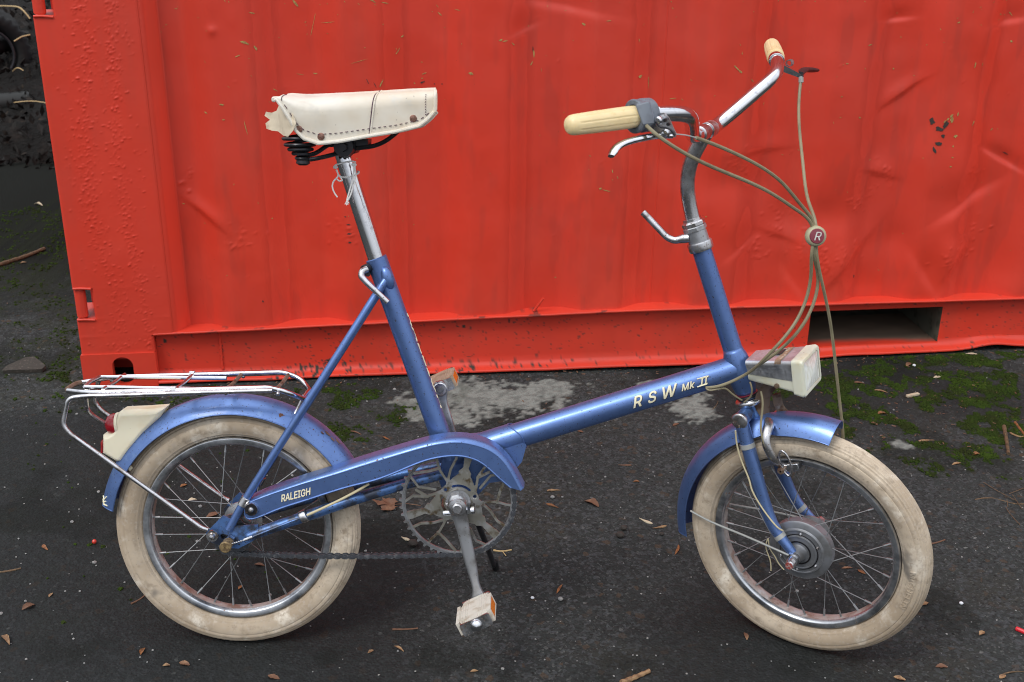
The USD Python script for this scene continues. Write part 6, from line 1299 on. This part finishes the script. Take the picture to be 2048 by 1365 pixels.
sv, sf = trimesh.remesh.subdivide_to_size(np.array(st3.vertices), np.array(st3.faces), .006, max_iter=8)[:2]; sv = sv + .004 * (fbm(sv * 40, 2, 4)[:, None] - .5)
place('slate_piece', (sv, sf), 'stone_brown', 50, 742, ang=.10, tilt=.22, h=.003, label='flat dark triangular slate piece left of the container corner', cat='slate')
pa, pb = gpt(2031, 1257, .004), gpt(2085, 1280, .004); pdn = (pb - pa) / np.linalg.norm(pb - pa)
pen = xf('red_pen', label='red plastic pen cut off by the right edge', cat='pen')
obj('barrel', tube([pa + pdn * q for q in (.004, .005, .06, .12)], [.0030, .0041, .0041, .0040], 14), 'pen_red', pen); obj('cap', tube([pa + pdn * q for q in (0, .001, .004, .0045)], [.0022, .0038, .0043, .0042], 14), 'pen_red', pen)

# old tyres and rubbish on the bank behind the container
def torus(R_, r_, c, axis, n=64, k=14, tread=0.0):
    q = np.linspace(0, 2 * np.pi, k + 1)[:-1]; v, f = lathe(np.stack([r_ * np.sin(q), R_ + r_ * np.cos(q)], 1), c, axis, n, closed_profile=True)
    if tread: a = np.arange(len(v)) // k; v = v + tread * ((a % 2) - .5)[:, None] * np.tile(np.cos(q) > .5, n)[:, None] * (v - np.asarray(c)) / R_
    return v, f
def bpt(u, v, d):                     # point on the bank along a pixel's line of sight at distance d ahead
    r = ray(u, v); return CAM + r * (d / r[1])
t1 = xf('old_tyre', label='black knobbly tyre leaning with a pale rim edge, highest on the pile', cat='tyre', group='old tyres piled on the bank')
c1_ = bpt(-22, 108, 5.45); obj('tread', torus(.150, .036, c1_, (.55, -.8, .15), tread=.010), 'old_rubber', t1); obj('bead', torus(.112, .007, c1_ + [.006, -.022, .0], (.55, -.8, .15), k=8), 'black_steel', t1)
t2 = xf('old_tyre', label='black knobbly tyre lying flat in the middle of the pile', cat='tyre', group='old tyres piled on the bank'); c2_ = bpt(-18, 262, 5.15)
obj('tread', torus(.165, .034, c2_, (.1, -.25, 1), tread=.009), 'old_rubber', t2); obj('bead', torus(.128, .006, c2_ + [0, 0, .016], (.1, -.25, 1), k=8), 'old_rubber', t2)
t3 = xf('old_tyre', label='thin worn tyre with tan edge lying lowest on the pile', cat='tyre', group='old tyres piled on the bank'); c3_ = bpt(-10, 312, 4.98)
obj('tread', torus(.235, .013, c3_ + [0, 0, -.006], (.03, -.12, 1)), 'old_rubber', t3); obj('tan_edge', torus(.238, .0062, c3_ + [0, -.002, .007], (.03, -.12, 1), k=8), 'old_rubber_tan', t3)
t4 = xf('old_tyre', label='black tyre half hidden at the upper left edge of the pile', cat='tyre', group='old tyres piled on the bank'); c4_ = bpt(-70, 60, 5.6)
obj('tread', torus(.20, .040, c4_, (.2, -.3, 1), tread=.010), 'old_rubber', t4); obj('bead', torus(.155, .007, c4_ + [0, 0, .02], (.2, -.3, 1), k=8), 'old_rubber', t4)
ct = xf('black_canister', label='wet black plastic canister lying among the tyres', cat='canister'); ca, cb_ = bpt(-12, 212, 5.18), bpt(62, 205, 5.24)
dv_ = (cb_ - ca) / np.linalg.norm(cb_ - ca); obj('canister_body', tube([ca, ca + dv_ * .006, cb_ - dv_ * .012, cb_ - dv_ * .002, cb_], [.046, .052, .052, .046, .030], 24), 'wet_plastic', ct); obj('rim_ring', tube([cb_ - dv_ * .016, cb_ - dv_ * .012, cb_ - dv_ * .008], [.053, .055, .053], 24), 'wet_plastic', ct)
stalk = [bpt(-10, 12, 5.5), bpt(25, 13, 5.4), bpt(45, 20, 5.32), bpt(60, 38, 5.3)]; obj('grass_stalk', tube(spl(stalk, 6), .0032, 6), 'straw', label='long pale bent grass stalk arching at the top left corner', cat='grass stalk', group='grass stalks on the pile')
for (a, b, lab) in (((28, 83), (60, 70), 'pale straight grass stalk right of the highest tyre'), ((47, 238), (74, 222), 'pale grass stalk resting on the canister'), ((52, 262), (94, 255), 'pale grass stalk pointing at the container above the lowest tyre')):
    obj('grass_stalk', tube([bpt(*a, 5.15), .5 * (bpt(*a, 5.15) + bpt(*b, 5.2)) + [0, 0, .006], bpt(*b, 5.2)], .0030, 6), 'straw', label=lab, cat='grass stalk', group='grass stalks on the pile')
